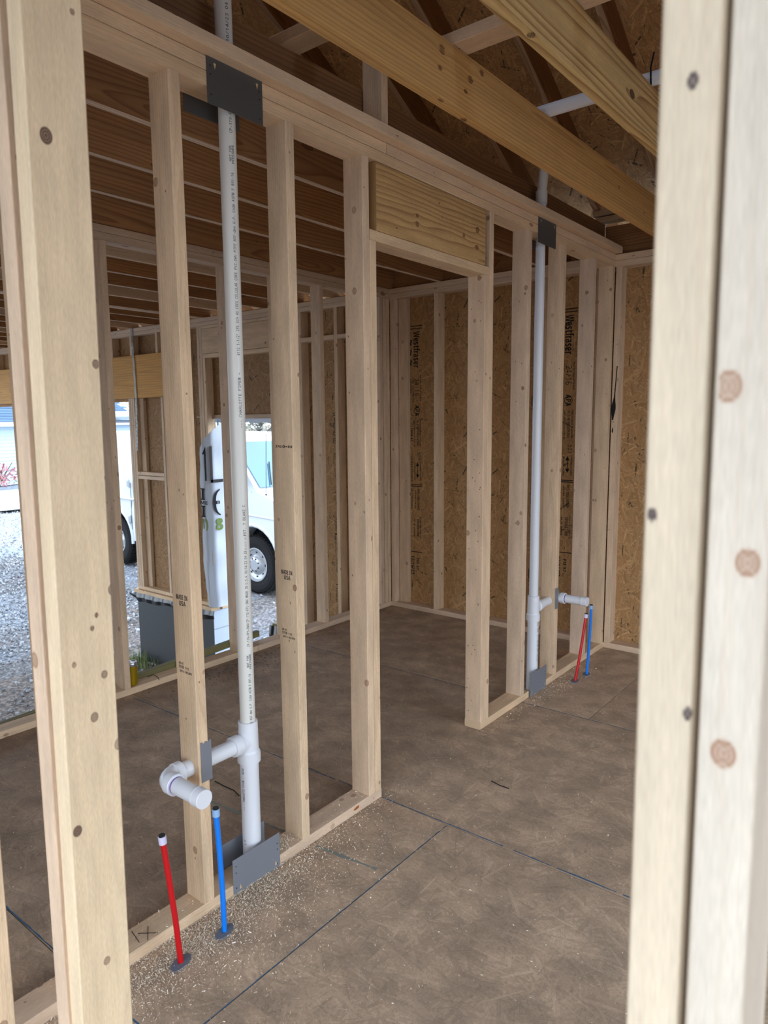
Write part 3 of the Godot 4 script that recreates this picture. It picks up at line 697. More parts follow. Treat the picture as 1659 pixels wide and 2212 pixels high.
# ======================= joists, roof =======================
func build_ceiling():
	var c := structure("ceiling", "open ceiling of dark pine joists running front to back", "ceiling")
	var y0 := HT + 2 * T; var h := 0.184
	var zb := ZW - D
	# house joists: x of the +x face
	var k := 0
	for x in [-1.277, -0.885, -0.492]:
		box_board(c, "joist", Vector3(x - T, y0, zb), Vector3(x, y0 + 0.235, 2.9), syp[k % 4], {"tone": 0.80 + 0.05 * (k % 2), "warm": 0.08, "edge": LIT_EDGE}); k += 1
	box_board(c, "joist", Vector3(-0.098 - T, y0, zb + 0.03), Vector3(-0.098, y0 + 0.200, 2.9), syp[1], {"tone": 0.50, "warm": 0.12, "edge": LIT_EDGE})
	box_board(c, "joist", Vector3(0.307, y0 - 0.002, zb + 0.03), Vector3(0.345, y0 + h, 2.9), M.joist, {"tone": 1.0, "u": 0.0, "v": 0.0, "vs": 1.0 / 6.9, "warm": 0.04})
	box_board(c, "joist", Vector3(0.702, y0 - 0.002, zb + 0.03), Vector3(0.740, y0 + h, 2.9), M.joist_b, {"tone": 1.02, "u": 0.0, "v": 0.1, "vs": 1.0 / 4.2, "warm": 0.02})
	for x in [1.145, 1.55, 1.957, 2.364, 2.77, 3.176, 3.58, 3.9]:
		box_board(c, "joist", Vector3(x - T, y0, zb), Vector3(x, y0 + h, 2.9), pick(syp))
	# rim boards over the front wall
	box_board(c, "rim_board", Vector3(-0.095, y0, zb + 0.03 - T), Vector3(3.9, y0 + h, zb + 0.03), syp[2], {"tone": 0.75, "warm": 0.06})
	for q in [[0, 0.20], [1, 0.242]]:
		box_board(c, "rim_block", Vector3(-0.135 - 0.02 * q[0], y0 + q[1], zb + 0.02), Vector3(0.306, y0 + q[1] + 0.034, zb + D), spf[q[0]], {"tone": 0.75, "warm": 0.06})
	for q in [-1.73, -1.315, -0.925, -0.53]:
		box_board(c, "joist_block", Vector3(q + 0.003, y0, zb + 0.012), Vector3(q + 0.39 if q > -1.5 else -1.318, y0 + 0.225, zb + 0.05), pick(syp), {"tone": 0.85})
	# over the garage wall and the garage
	box_board(c, "joist", Vector3(-1.775, y0, zb), Vector3(-1.737, y0 + 0.235, 2.9), syp[0], {"tone": 0.8, "warm": 0.08})
	k = 0
	for x in [-2.335, -2.742, -3.145, -3.54, -4.005, -4.05, -4.095, -4.39, -4.80, -5.22, -5.64, -6.10, -6.50, -6.93, -7.38, -7.8, -8.2, -8.6, -9.0, -9.4, -9.8, -10.2]:
		box_board(c, "joist", Vector3(x - T, y0, zb), Vector3(x, y0 + 0.235, 2.9), syp[k % 4] if k % 3 else spf[k % 5], {"tone": 0.85, "warm": 0.1 if k % 2 else 0.03, "edge": LIT_EDGE}); k += 1
	# braces laid flat over the joists
	box_board(c, "brace", Vector3(0.20, y0 + h + 0.001, -0.055), Vector3(2.2, y0 + h + 0.001 + T, 0.034), spf[2], {"tone": 0.92, "warm": 0.04})
	box_board(c, "brace", Vector3(-0.52, 2.712, 0.20), Vector3(0.12, 2.75, 0.29), spf[1], {"tone": 0.85, "warm": 0.05})

func under(z: float) -> float: return 2.755 + 0.55 * (z + 2.33)

func build_roof():
	var r := structure("roof", "sloping roof deck of strand board panels on rafters", "roof")
	var ridge := 0.24; var z0 := -3.05
	var dir := Vector3(0, 0.55, 1).normalized(); var nrm := Vector3(0, 1, -0.55).normalized()
	var p0 := Vector3(0, under(z0), z0); var L := Vector2(ridge - z0, under(ridge) - under(z0)).length()
	var xs := [-10.25, -9.8, -9.4, -9.0, -8.6, -8.2, -7.8, -7.38, -6.93, -6.5, -6.1, -5.64, -5.22, -4.8, -4.39, -3.98, -3.54, -3.145, -2.742, -2.335, -1.93, -1.35, -0.94, -0.555, -0.165, 0.250, 0.655, 1.07, 1.475, 1.88, 2.29, 2.7, 3.1, 3.5, 3.86]
	for k in xs.size():
		var x: float = xs[k]
		var o := p0 + dir * L / 2 + nrm * 0.07 + Vector3(x + T / 2, 0, 0)
		board(r, "rafter", o, dir, L, nrm, 0.14, T, syp[k % 4], {"tone": 0.75, "warm": 0.08, "edge": Color(0.72, 0.60, 0.48)})  # paler edge tint, light painted in as on the joists
		var back := Vector3(dir.x, dir.y, -dir.z)
		board(r, "rafter", Vector3(x + T / 2, o.y, 2 * ridge - o.z), back, L, Vector3(0, nrm.y, -nrm.z), 0.14, T, syp[k % 4], {"tone": 0.8})
	# deck: rows of panels, four feet up the slope each
	for side in 2:
		for row in 3:
			var a := 1.22 * row + 0.02; var b := 1.22 * (row + 1) + 0.02 if row < 2 else L; b = minf(1.22 * (row + 1), L) + 0.02
			var x := -10.4 - 1.22 * (row % 2)
			while x < 4.0:
				var xa := maxf(x, -10.4) + 0.0015; var xb := minf(x + 2.44, 4.0) - 0.0015
				if xb - xa > 0.1:
					var m := MB.new(); var tv := rng.randf_range(0.92, 1.0); m.col = Color(tv, tv, tv)
					var off := Vector2(rng.randf(), rng.randf())
					for h in [0.141, 0.153]:
						var q := []
						for e in [[xa, a + 0.0015], [xb, a + 0.0015], [xb, b - 0.0015], [xa, b - 0.0015]]:
							var pt: Vector3 = p0 + dir * e[1] + nrm * h; pt.x = e[0]
							if side: pt.z = 2 * ridge - pt.z
							q.append(pt)
						var nn := nrm * (-1.0 if h < 0.145 else 1.0)
						if side: nn.z = -nn.z
						m.quad(q[0], q[1], q[2], q[3], nn, nn, nn, nn, off + Vector2(a, xa) / 1.2, off + Vector2(a, xb) / 1.2, off + Vector2(b, xb) / 1.2, off + Vector2(b, xa) / 1.2)
					var pan := mk(r, "roof_panel", m, M.osb)
				x += 2.44
	box_board(r, "ridge_board", Vector3(-10.4, under(ridge) - 0.03, ridge - 0.019), Vector3(4.0, under(ridge) + 0.16, ridge + 0.019), pick(syp))
	for x in [-10.42, 4.0]:  # unseen gable ends, added to shut sky light out of the attic
		var gm := MB.new(); gm.col = Color(0.85, 0.85, 0.85)
		for d in [0.0, 0.011]:
			var g := [Vector3(x + d, HT + 0.05, z0 + 0.5), Vector3(x + d, HT + 0.05, 2 * ridge - z0 - 0.5), Vector3(x + d, under(ridge) + 0.15, ridge)]
			var nn := Vector3(1.0 if d > 0 else -1.0, 0, 0)
			gm.tri(g[0], g[1], g[2], nn, nn, nn, Vector2(g[0].z, g[0].y) / 1.2, Vector2(g[1].z, g[1].y) / 1.2, Vector2(g[2].z, g[2].y) / 1.2)
		mk(r, "added_gable_panel", gm, M.osb)

# ======================= block pier, loose sheets =======================
func build_pier():
	var w := structure("foundation_pier", "grey concrete block pier under the framed garage wall", "foundation")
	for q in [[-5.38, -4.03, 0], [-3.10, -1.86, 1]]:
		var y := -0.424 - 0.194
		for row in 4:
			var x: float = q[0]; var first := row % 2 == 1
			while x < q[1] - 0.02:
				var xe := minf(x + (0.195 if first else 0.396), q[1]); first = false
				var m := MB.new()
				var lo := Vector3(x + 0.004, y, ZW - 0.2); var hi := Vector3(xe - 0.004, y + 0.188, ZW + 0.0)
				var e := 0.004
				m.box(lo + Vector3(e, 0, 0), hi - Vector3(e, 0, 0)); m.box(lo + Vector3(0, e, e), hi - Vector3(0, e, e))
				mk(w, "concrete_block", m, M.block)
				x = xe
			y -= 0.194
		var dc := MB.new(); dc.box(Vector3(q[0] + 0.001, -1.24, ZW + 0.0002), Vector3(q[1] - 0.004, -0.426, ZW + 0.0022))
		for yy in [-0.622, -0.816, -1.01]: dc.box(Vector3(q[0] + 0.001, yy + 0.004, ZW + 0.002), Vector3(q[1] - 0.004, yy + 0.185, ZW + 0.0034))
		mk(w, "dark_face_layer", dc, std(Color(0.21, 0.215, 0.22), 0.6))  # thin dark layer over the inner face of the blocks
		var mo := MB.new(); mo.box(Vector3(q[0] + 0.006, -1.25, ZW - 0.196), Vector3(q[1] - 0.006, -0.426, ZW - 0.004))
		mk(w, "mortar", mo, M.mortar)
		box_board(w, "sill_plate", Vector3(q[0] - 0.03, -0.424, ZW - 0.19), Vector3(q[1] + 0.0, -0.386, ZW + 0.025), spf[0] if q[2] == 0 else M.treated, {"tone": 0.95, "warm": 0.05})
		# black sheeting caught between block and sill
		var s := MB.new(); var n := 26
		var xa: float = q[0] - (0.16 if q[2] == 0 else 0.07); var xb: float = q[1] + 0.02
		var pts := []
		for k in n + 1:
			var x := lerpf(xa, xb, k / float(n))
			var dr := 0.085 + 0.008 * sin(k * 0.9) + (0.014 * sin(k * 0.37))
			if k < 3 and q[2] == 0: dr = 0.03 + 0.02 * k
			if q[2] == 1: dr = 0.13 + 0.02 * sin(k * 0.8)
			var b := 0.012 + 0.010 * sin(k * 2.3) + (0.022 if q[2] == 1 else 0.0)
			pts.append([Vector3(x, -0.426 - (0.03 if k < 2 and q[2] == 0 else -0.02 if q[2] == 1 else 0.0), ZW + (0.028 if q[2] == 1 else 0.004)), Vector3(x + 0.01 * sin(k * 3.0), -0.43 - dr * 0.5, ZW + 0.006 + b), Vector3(x, -0.43 - dr, ZW + 0.004 + b * 0.4)])
		for k in n:
			for j in 2:
				var nn := Vector3(sin(k * 2.1) * 0.35, 0.25 if j == 0 else -0.2, 1).normalized(); var n2 := Vector3(sin((k + 1) * 2.1) * 0.35, 0.25 if j == 0 else -0.2, 1).normalized()
				s.quad(pts[k][j], pts[k + 1][j], pts[k + 1][j + 1], pts[k][j + 1], nn, n2, n2, nn)
		tag(mk(self, "plastic_sheet", s, M.poly), "black plastic sheeting hanging from the sill over the dark block pier" if q[2] == 0 else "scrap of black plastic on the block corner right of the van's wheel", "plastic sheet")
	# house wrap folded round the jamb of the second opening
	var hw := root("house_wrap", Vector3(-4.0, -0.4, ZW))
	var m := MB.new()
	var rows := 26
	var prof := func(y: float, k: int) -> Vector3:
		# k runs 0..6 from the inner flap round the corner to the outside edge
		var wob := 0.006 * sin(y * 9.0 + k * 1.3) + 0.004 * sin(y * 23.0 + k)
		var flare := 0.05 * smoothstep(-0.05, -0.4, y)
		if k < 3: return Vector3(-4.135 + 0.045 * k + flare * (2 - k) * 0.5, y, ZW + 0.012 + wob + 0.004 * k)
		return Vector3(-3.998 + wob * 0.6 + flare * 0.3, y, ZW + 0.02 - 0.06 * (k - 2.6))
	var top := func(k: int) -> float: return 1.22 + 0.045 * k if k < 6 else 1.53
	for k in 6:
		for j in rows:
			var f0 := j / float(rows); var f1 := (j + 1) / float(rows)
			var ta: float = top.call(k); var tb: float = top.call(k + 1)
			var a: Vector3 = prof.call(lerpf(-0.385, ta, f0), k); var b: Vector3 = prof.call(lerpf(-0.385, tb, f0), k + 1)
			var c: Vector3 = prof.call(lerpf(-0.385, tb, f1), k + 1); var d: Vector3 = prof.call(lerpf(-0.385, ta, f1), k)
			var nk := func(kk: int, yy: float) -> Vector3: return Vector3(0.1 if kk < 2 else 0.6 if kk < 4 else 1.0, 0.12 * sin(yy * 9.0 + kk * 1.3), 1.0 if kk < 2 else 0.7 if kk < 4 else 0.12 * sin(yy * 17.0)).normalized()
			m.quad(a - hw.position, b - hw.position, c - hw.position, d - hw.position, nk.call(k, a.y), nk.call(k + 1, b.y), nk.call(k + 1, c.y), nk.call(k, d.y))
	# the strip left hanging along the top of the opening
	for k in 14:
		var xa := lerpf(-3.97, -3.1, k / 14.0); var xb := lerpf(-3.97, -3.1, (k + 1) / 14.0)
		m.flat(Vector3(xa, 1.535, ZW - D - 0.02) - hw.position, Vector3(xb, 1.535, ZW - D - 0.02) - hw.position, Vector3(xb, 1.465 + 0.012 * sin((k + 1) * 2.0), ZW - D - 0.03 + 0.01 * sin((k + 1) * 1.3)) - hw.position, Vector3(xa, 1.465 + 0.012 * sin(k * 2.0), ZW - D - 0.03 + 0.01 * sin(k * 1.3)) - hw.position, Vector3(0, 0, 1))
	mk(hw, "sheet", m, M.wrap)
	tag(hw, "white printed house wrap folded round the left jamb of the opening before the van", "house wrap")
	var fz := Vector3(0, 0, 1); var fx := Vector3(1, 0, 0); var bk := Vector3(0, 0, -1)
	var g1 := std(Color(0.42, 0.50, 0.16), 0.8)
	var add := func(t, p, dir, n, ln, hg, mt, bold, ft = "Droid Serif"): letters(hw, "print", t, p - hw.position, dir, n, ln, hg, mt, ft, bold)
	add.call("ME", Vector3(-4.068, 0.680, ZW + 0.032), Vector3.RIGHT, fz, 0.115, 0.034, ink, true, "Droid Sans")
	add.call("B", Vector3(-3.984, 0.680, ZW - 0.075), bk, fx, 0.05, 0.034, ink, true, "Droid Sans")
	add.call("I", Vector3(-4.088, 0.765, ZW + 0.030), Vector3.RIGHT, fz, 0.065, 0.115, ink, true)
	add.call("I", Vector3(-4.088, 0.592, ZW + 0.030), Vector3.RIGHT, fz, 0.065, 0.115, ink, true)
	add.call("(", Vector3(-3.984, 0.680, ZW - 0.06), bk, fx, 0.085, 0.27, ink, false)
	add.call("1)", Vector3(-4.068, 0.46, ZW + 0.032), Vector3.RIGHT, fz, 0.105, 0.12, g1, true, "Droid Sans")
	add.call("8", Vector3(-3.984, 0.46, ZW - 0.085), bk, fx, 0.085, 0.12, g1, true, "Droid Sans")
	var bar := MB.new()
	bar.poly([Vector3(-4.075, 1.16, ZW + 0.030) - hw.position, Vector3(-4.01, 1.16, ZW + 0.033) - hw.position, Vector3(-4.012, 1.24, ZW + 0.033) - hw.position], fz)
	bar.box(Vector3(-4.036, 0.90, ZW + 0.028) - hw.position, Vector3(-4.016, 1.17, ZW + 0.0335) - hw.position)
	var gb := MB.new()
	gb.box(Vector3(-3.9875, 0.88, ZW - 0.15) - hw.position, Vector3(-3.985, 0.91, ZW - 0.0) - hw.position)
	gb.box(Vector3(-3.9875, 0.88, ZW - 0.025) - hw.position, Vector3(-3.985, 1.24, ZW - 0.0) - hw.position)
	mk(hw, "print", gb, M.ink_grey)
	tag(mk(hw, "print", bar, ink), "", "", "", "stuff")

# ======================= plumbing =======================
func elbow_path(c: Vector3, from: Vector3, to: Vector3, r: float, n := 8) -> Array:
	# quarter bend round the corner c: comes along from, leaves along to
	var out := []
	for k in n + 1:
		var a := PI / 2 * k / n
		out.append(c - from * r * (1.0 - sin(a)) + to * r * (1.0 - cos(a)))
	return out

func drain(z: float, zs: float, far: bool) -> Node3D:
	# z: the stack; zs: +z face of the stud the branch passes; the near one turns behind a stud towards us
	var xc := -0.0445
	var t := root("drain_stack", Vector3(xc, 0, z))
	var up := Vector3.UP; var O := Vector3.ZERO
	var lo := MB.new(); lo.lathe([[0.0302, -0.05], [0.0302, 0.41]], O, up, 32); mk(t, "lower_pipe", lo, M.pvc)
	var hi := MB.new(); hi.lathe([[0.0243, 0.50], [0.0243, 2.84 if not far else 2.56]], O, up, 32); mk(t, "upper_pipe", hi, M.pvc_old if not far else M.pvc)
	if far:
		var b := MB.new(); b.lathe([[0.0243, 2.56], [0.029, 2.562], [0.029, 2.62], [0.0243, 2.622]], O, up, 28); mk(t, "coupling", b, M.pvc_old)
		var u2 := MB.new(); u2.tube([O + up * 2.61, O + Vector3(0.012, 2.70, 0.004), O + Vector3(0.03, 2.84, 0.01)], 0.0243, 24); mk(t, "upper_pipe", u2, M.pvc_old)
	var bz := 1.0 if not far else -1.0
	var yb := 0.462
	var tee := MB.new()
	tee.lathe([[0.0302, 0.392], [0.0372, 0.393], [0.0372, 0.424], [0.0345, 0.427], [0.0322, 0.434], [0.0315, 0.500], [0.0310, 0.503], [0.0312, 0.504], [0.0312, 0.527], [0.0298, 0.529], [0.0244, 0.529]], O, up, 36)
	var br := Vector3(0, 0, bz)
	tee.lathe([[0.0285, 0.0], [0.0285, 0.036], [0.0300, 0.038], [0.0322, 0.040], [0.0322, 0.066], [0.0305, 0.068], [0.0243, 0.068]], O + up * yb, br, 32)
	mk(t, "tee_fitting", tee, M.pvc)
	# branch through the stud
	var ze := absf(zs - z) + 0.052 if not far else absf(zs - T - z) + 0.035
	var bp := MB.new(); bp.lathe([[0.0243, 0.06], [0.0243, ze]], O + up * yb, br, 32); mk(t, "branch_pipe", bp, M.pvc)
	# quarter bend to the front, stub and cap
	var R := 0.034
	var c := O + up * yb + br * (ze + R)
	var eb := MB.new()
	eb.tube(elbow_path(c, br, Vector3.RIGHT, R, 10), 0.0285, 24, false)
	eb.lathe([[0.0243, -0.018], [0.0305, -0.018], [0.0318, -0.016], [0.0318, 0.006], [0.0285, 0.008]], c - br * (R + 0.004), br, 28)
	eb.lathe([[0.0285, -0.008], [0.0318, -0.006], [0.0318, 0.018], [0.0300, 0.020], [0.0243, 0.020]], c + Vector3.RIGHT * (R + 0.003), Vector3.RIGHT, 28)
	mk(t, "elbow", eb, M.pvc)
	var pu := MB.new(); pu.lathe([[0.0247, 0.019], [0.0247, 0.0255]], c + Vector3.RIGHT * (R + 0.003), Vector3.RIGHT, 28); mk(t, "primer_ring", pu, M.purple)
	var ln := 0.145 if not far else 0.150
	var stb := MB.new(); stb.lathe([[0.0243, 0.02], [0.0243, ln]], c + Vector3.RIGHT * R, Vector3.RIGHT, 32); mk(t, "stub_pipe", stb, M.pvc)
	var cp := MB.new(); cp.lathe([[0.0243, ln - 0.028], [0.0272, ln - 0.028], [0.0276, ln - 0.026], [0.0268, ln - 0.022], [0.0268, ln + 0.002], [0.0255, ln + 0.004], [0.0, ln + 0.004]], c + Vector3.RIGHT * R, Vector3.RIGHT, 32); mk(t, "end_cap", cp, M.pvc)
	return t

func pipe_print(t: Node3D, text: String, y0: float, y1: float, n: Vector3, r: float, h := 0.0085, off := 0.0):
	var side := n.cross(Vector3.UP).normalized()
	letters(t, "print", text, Vector3(0, (y0 + y1) / 2, 0) + n.normalized() * (r + 0.0001) + side * off, Vector3.UP, n, absf(y1 - y0), h, ink, "Droid Sans Mono")

func build_plumbing():
	var t := drain(0.627, Z1, false)
	tag(t, "near white plastic drain stack behind the large steel plates, printed along its length", "pipe")
	var n := Vector3(0.963, 0, 0.27); var r := 0.0243
	var Y := func(v: float) -> float: return 2.352 - (v - 255.0) * 0.001402   # height on the pipe of a row of the photograph
	for q in [["CP-119-FPS-DWV", 2.40, 2.302], ["PVC-DWV PIPE NSF-dwv U.P. Code ASTM F 891-16", Y.call(560), Y.call(368)], ["4112 1-1/2\" IPS SCH 40 COEX CELLULAR CORE", Y.call(736), Y.call(566)], ["--- CHARLOTTE PIPE\u00ae ~", Y.call(888), Y.call(772)], ["EXT. 7 BLAKE C", Y.call(1124), Y.call(1056)],
			["CP-119-FPS-DWV/CP-110-FPC-DWV MADE IN U.S.A.10/14/23 04 28", Y.call(1376), Y.call(1158)], ["PIPE NSF-dwv U.P. Code ASTM F 891-16", Y.call(1566), Y.call(1440)], ["10/14/23 04 28  NSF", 2.545, 2.72]]:
		pipe_print(t, q[0], q[1], q[2], n, r)
	for q in [[Y.call(350), Y.call(316)], [Y.call(1428), Y.call(1396)]]:
		pipe_print(t, "NOT FOR", q[0] + 0.006, q[1], n, r, 0.0065, 0.004); pipe_print(t, "PRESSURE", q[0], q[1] + 0.003, n, r, 0.0065, -0.004)
	pipe_print(t, "||||||| ||||", Y.call(1155), Y.call(1124), n, r, 0.007, -0.002)
	var n2 := Vector3(0.083, 0, 0.893)
	for q in [["4200", 0.358, 0.378], ["--- - CHARLOTTE PIPE\u00ae -", 0.235, 0.345], ["4 JT", 0.115, 0.132]]: pipe_print(t, q[0], q[1], q[2], n2, 0.0302)
	var t2 := drain(-1.388, -1.5696, true)
	tag(t2, "far white plastic drain stack right of the doorway, its branch passing through a stud", "pipe")
	pipe_print(t2, "PVC-DWV PIPE NSF-dwv U.P. Code ASTM", 0.165, 0.385, Vector3(0.75, 0, 0.05), 0.0302, 0.008)
	# vent laid across the joists
	var v := root("vent_pipe", Vector3(0.26, 2.676, -0.66))
	var m := MB.new(); m.tube([Vector3(0, 0, 0), Vector3(0.9, 0.004, 0), Vector3(1.4, 0.01, 0)], 0.0243, 24); mk(v, "pipe", m, M.pvc)
	var hk := MB.new(); hk.tube([Vector3(0.477, 0.09, 0.0), Vector3(0.477, 0.03, 0.028), Vector3(0.477, -0.03, 0.02), Vector3(0.477, -0.03, -0.01)], 0.003, 8); mk(v, "pipe_hanger", hk, M.hole)
	tag(v, "white vent pipe lying across the joists under the roof deck", "pipe")
	# water tubes standing in the floor
	pex("red", Vector3(0.10, 0, 1.014), Vector3(0.072, 0.377, 1.034), M.red, M.ring, "red water tube with a white collar standing before the near drain")
	pex("blue", Vector3(0.10, 0, 0.863), Vector3(0.090, 0.385, 0.868), M.blue, M.ring_b, "blue water tube with a pale collar standing before the near drain")
	pex("red", Vector3(0.10, 0, -1.637), Vector3(0.127, 0.383, -1.705), M.red, M.ring, "red water tube leaning beside the far drain's capped stub")
	pex("blue", Vector3(0.109, 0, -1.781), Vector3(0.117, 0.412, -1.80), M.blue, M.ring_b, "blue water tube standing beside the far drain's capped stub")

func pex(_c: String, a: Vector3, b: Vector3, mat: Material, ringm: Material, label: String):
	var t := root("water_tube", a)
	var d := (b - a).normalized(); var L := a.distance_to(b)
	var side := d.cross(Vector3(0.6, 0, 0.8)).normalized()
	var m := MB.new(); m.tube([d * -0.02, d * L * 0.35 + side * 0.003, d * L * 0.7 + side * 0.002, d * (L - 0.004)], 0.0079, 18, true); mk(t, "tube", m, mat)
	var rg := MB.new(); rg.lathe([[0.008, L - 0.022], [0.0108, L - 0.0215], [0.0108, L - 0.001], [0.0095, L], [0.0085, L]], Vector3.ZERO, d, 20); mk(t, "collar", rg, ringm)
	var pl := MB.new(); pl.lathe([[0.0092, L - 0.001], [0.0092, L + 0.0035], [0.008, L + 0.0045], [0.0, L + 0.0045]], Vector3.ZERO, d, 20); mk(t, "plug", pl, M.black)
	# oval split gasket at the floor
	var f := MB.new(); var n := 28; var up := Vector3.UP
	for k in n:
		var a0 := TAU * k / n; var a1 := TAU * (k + 1) / n
		var dir := Vector2(0.25, 1.0).normalized()
		var P := func(an: float, s: float, h: float) -> Vector3:
			var e := Vector2(cos(an) * 0.036, sin(an) * 0.020) * s
			return Vector3(e.x * -dir.x * 0 + e.y * dir.y + e.x * dir.x * 0.6, h, e.x * dir.y)
		f.quad(P.call(a0, 1.0, 0.0045), P.call(a1, 1.0, 0.0045), P.call(a1, 0.3, 0.0065), P.call(a0, 0.3, 0.0065), up, up, up, up)
		var n0: Vector3 = P.call(a0, 1.0, 0).normalized(); var n1: Vector3 = P.call(a1, 1.0, 0).normalized()
		f.quad(P.call(a0, 1.0, 0.0003), P.call(a1, 1.0, 0.0003), P.call(a1, 1.0, 0.0045), P.call(a0, 1.0, 0.0045), n0, n1, n1, n0)
	mk(t, "floor_gasket", f, M.flange)
	tag(t, label, "water tube")

# ======================= steel nail plates =======================
func nail_plate(x: float, z0: float, z1: float, y0: float, y1: float, front: bool, mat: Material, label: String, marks := true):
	# a flat steel sheet against a plate, with nail holes and punched triangular teeth
	var t := root("nail_plate", Vector3(x, y0, (z0 + z1) / 2))
	var w := absf(z1 - z0); var h := y1 - y0; var th := 0.0016
	var m := MB.new(); var s := 1.0 if front else -1.0
	m.box(Vector3(0 if front else -th, 0, -w / 2), Vector3(th if front else 0.0, h, w / 2))
	mk(t, "plate", m, mat)
	if not marks: return tag(t, label, "steel plate", "")
	var k := MB.new()
	for e in [[-0.44, 0.12], [-0.44, 0.72], [0.44, 0.2], [-0.44, 0.55], [0.44, 0.8], [0.44, 0.62]]:
		k.lathe([[0.0021, 0.0], [0.0021, 0.0003], [0.0, 0.0003]], Vector3(th * s, h * e[1], e[0] * w), Vector3(s, 0, 0), 10)
	tag(mk(t, "nail_hole", k, M.hole), "", "", "", "stuff")
	var g := MB.new(); var nx := Vector3(s, 0, 0)
	for e in [[-0.36, 0.83], [0.40, 0.83]]:
		var yy: float = h * e[1] if y0 > 1.0 else h * (1.0 - e[1])
		var up := -1.0 if y0 > 1.0 else 1.0
		var c := Vector3(th * s + s * 0.0003, yy, -e[0] * w)
		g.tri(c + Vector3(0, up * 0.010, 0), c + Vector3(0, -up * 0.006, 0.0045), c + Vector3(0, -up * 0.006, -0.0045), nx, nx, nx)
	tag(mk(t, "punched_tooth", g, M.raw), "", "", "", "stuff")
	return tag(t, label, "steel plate", "")

func build_plates():
	nail_plate(0.0005, 0.53, 0.73, 2.346, 2.470, true, M.steel_dark, "large dark steel plate on the top plate in front of the near drain")
	nail_plate(-D - 0.0005, 0.543, 0.742, 2.346, 2.470, false, M.steel_dark, "steel plate on the back of the top plate, behind the near drain", false)
	nail_plate(0.0005, 0.548, 0.746, 0.0, 0.122, true, M.steel, "large grey steel plate on the floor plate in front of the near drain")
	nail_plate(-D - 0.0005, 0.534, 0.732, 0.0, 0.122, false, M.steel, "grey steel plate on the back of the floor plate, behind the near drain", false)
	nail_plate(0.0005, -1.467, -1.266, 2.346, 2.472, true, M.steel_dark, "dark steel plate high on the wall in front of the far drain")
	nail_plate(-D - 0.0005, -1.44, -1.32, 2.346, 2.472, false, M.steel_dark, "steel plate on the back of the top plate, behind the far drain", false)
	nail_plate(0.0005, -1.468, -1.271, 0.0, 0.127, true, M.steel, "grey steel plate at the foot of the far drain beside the plate's cut end")
	# narrow straps that guard the branch pipes, nailed to the edge of a stud
	for q in [[Z1 - 0.008, Z1 - 0.046, 0.424, 0.548, "narrow steel strap on the stud's edge where the near branch pipe passes"], [-1.565, -1.605, 0.420, 0.541, "narrow steel strap on the stud's edge where the far branch pipe passes"]]:
		var t := root("nail_strap", Vector3(0.0005, q[2], (q[0] + q[1]) / 2))
		var m := MB.new(); var w: float = absf(q[0] - q[1]); var h: float = q[3] - q[2]; var th := 0.0016
		m.box(Vector3(0, 0, -w / 2), Vector3(th, h - 0.006, w / 2))
		for k in 5:   # torn tooth edge at the top
			var za := -w / 2 + w * k / 5.0; var zb := -w / 2 + w * (k + 1) / 5.0
			m.box(Vector3(0, h - 0.006, za), Vector3(th, h - 0.006 + [0.006, 0.002, 0.005, 0.001, 0.006][k], zb))
		mk(t, "plate", m, M.steel)
		tag(t, q[4], "steel strap")
	var b := root("nail_strap", Vector3(-D - 0.0005, 0.424, Z1 - 0.02))
	var bm := MB.new(); bm.box(Vector3(-0.0016, 0, -0.019), Vector3(0, 0.12, 0.019)); mk(b, "plate", bm, M.steel)
	tag(b, "narrow steel strap on the back edge of the near branch's stud", "steel strap")

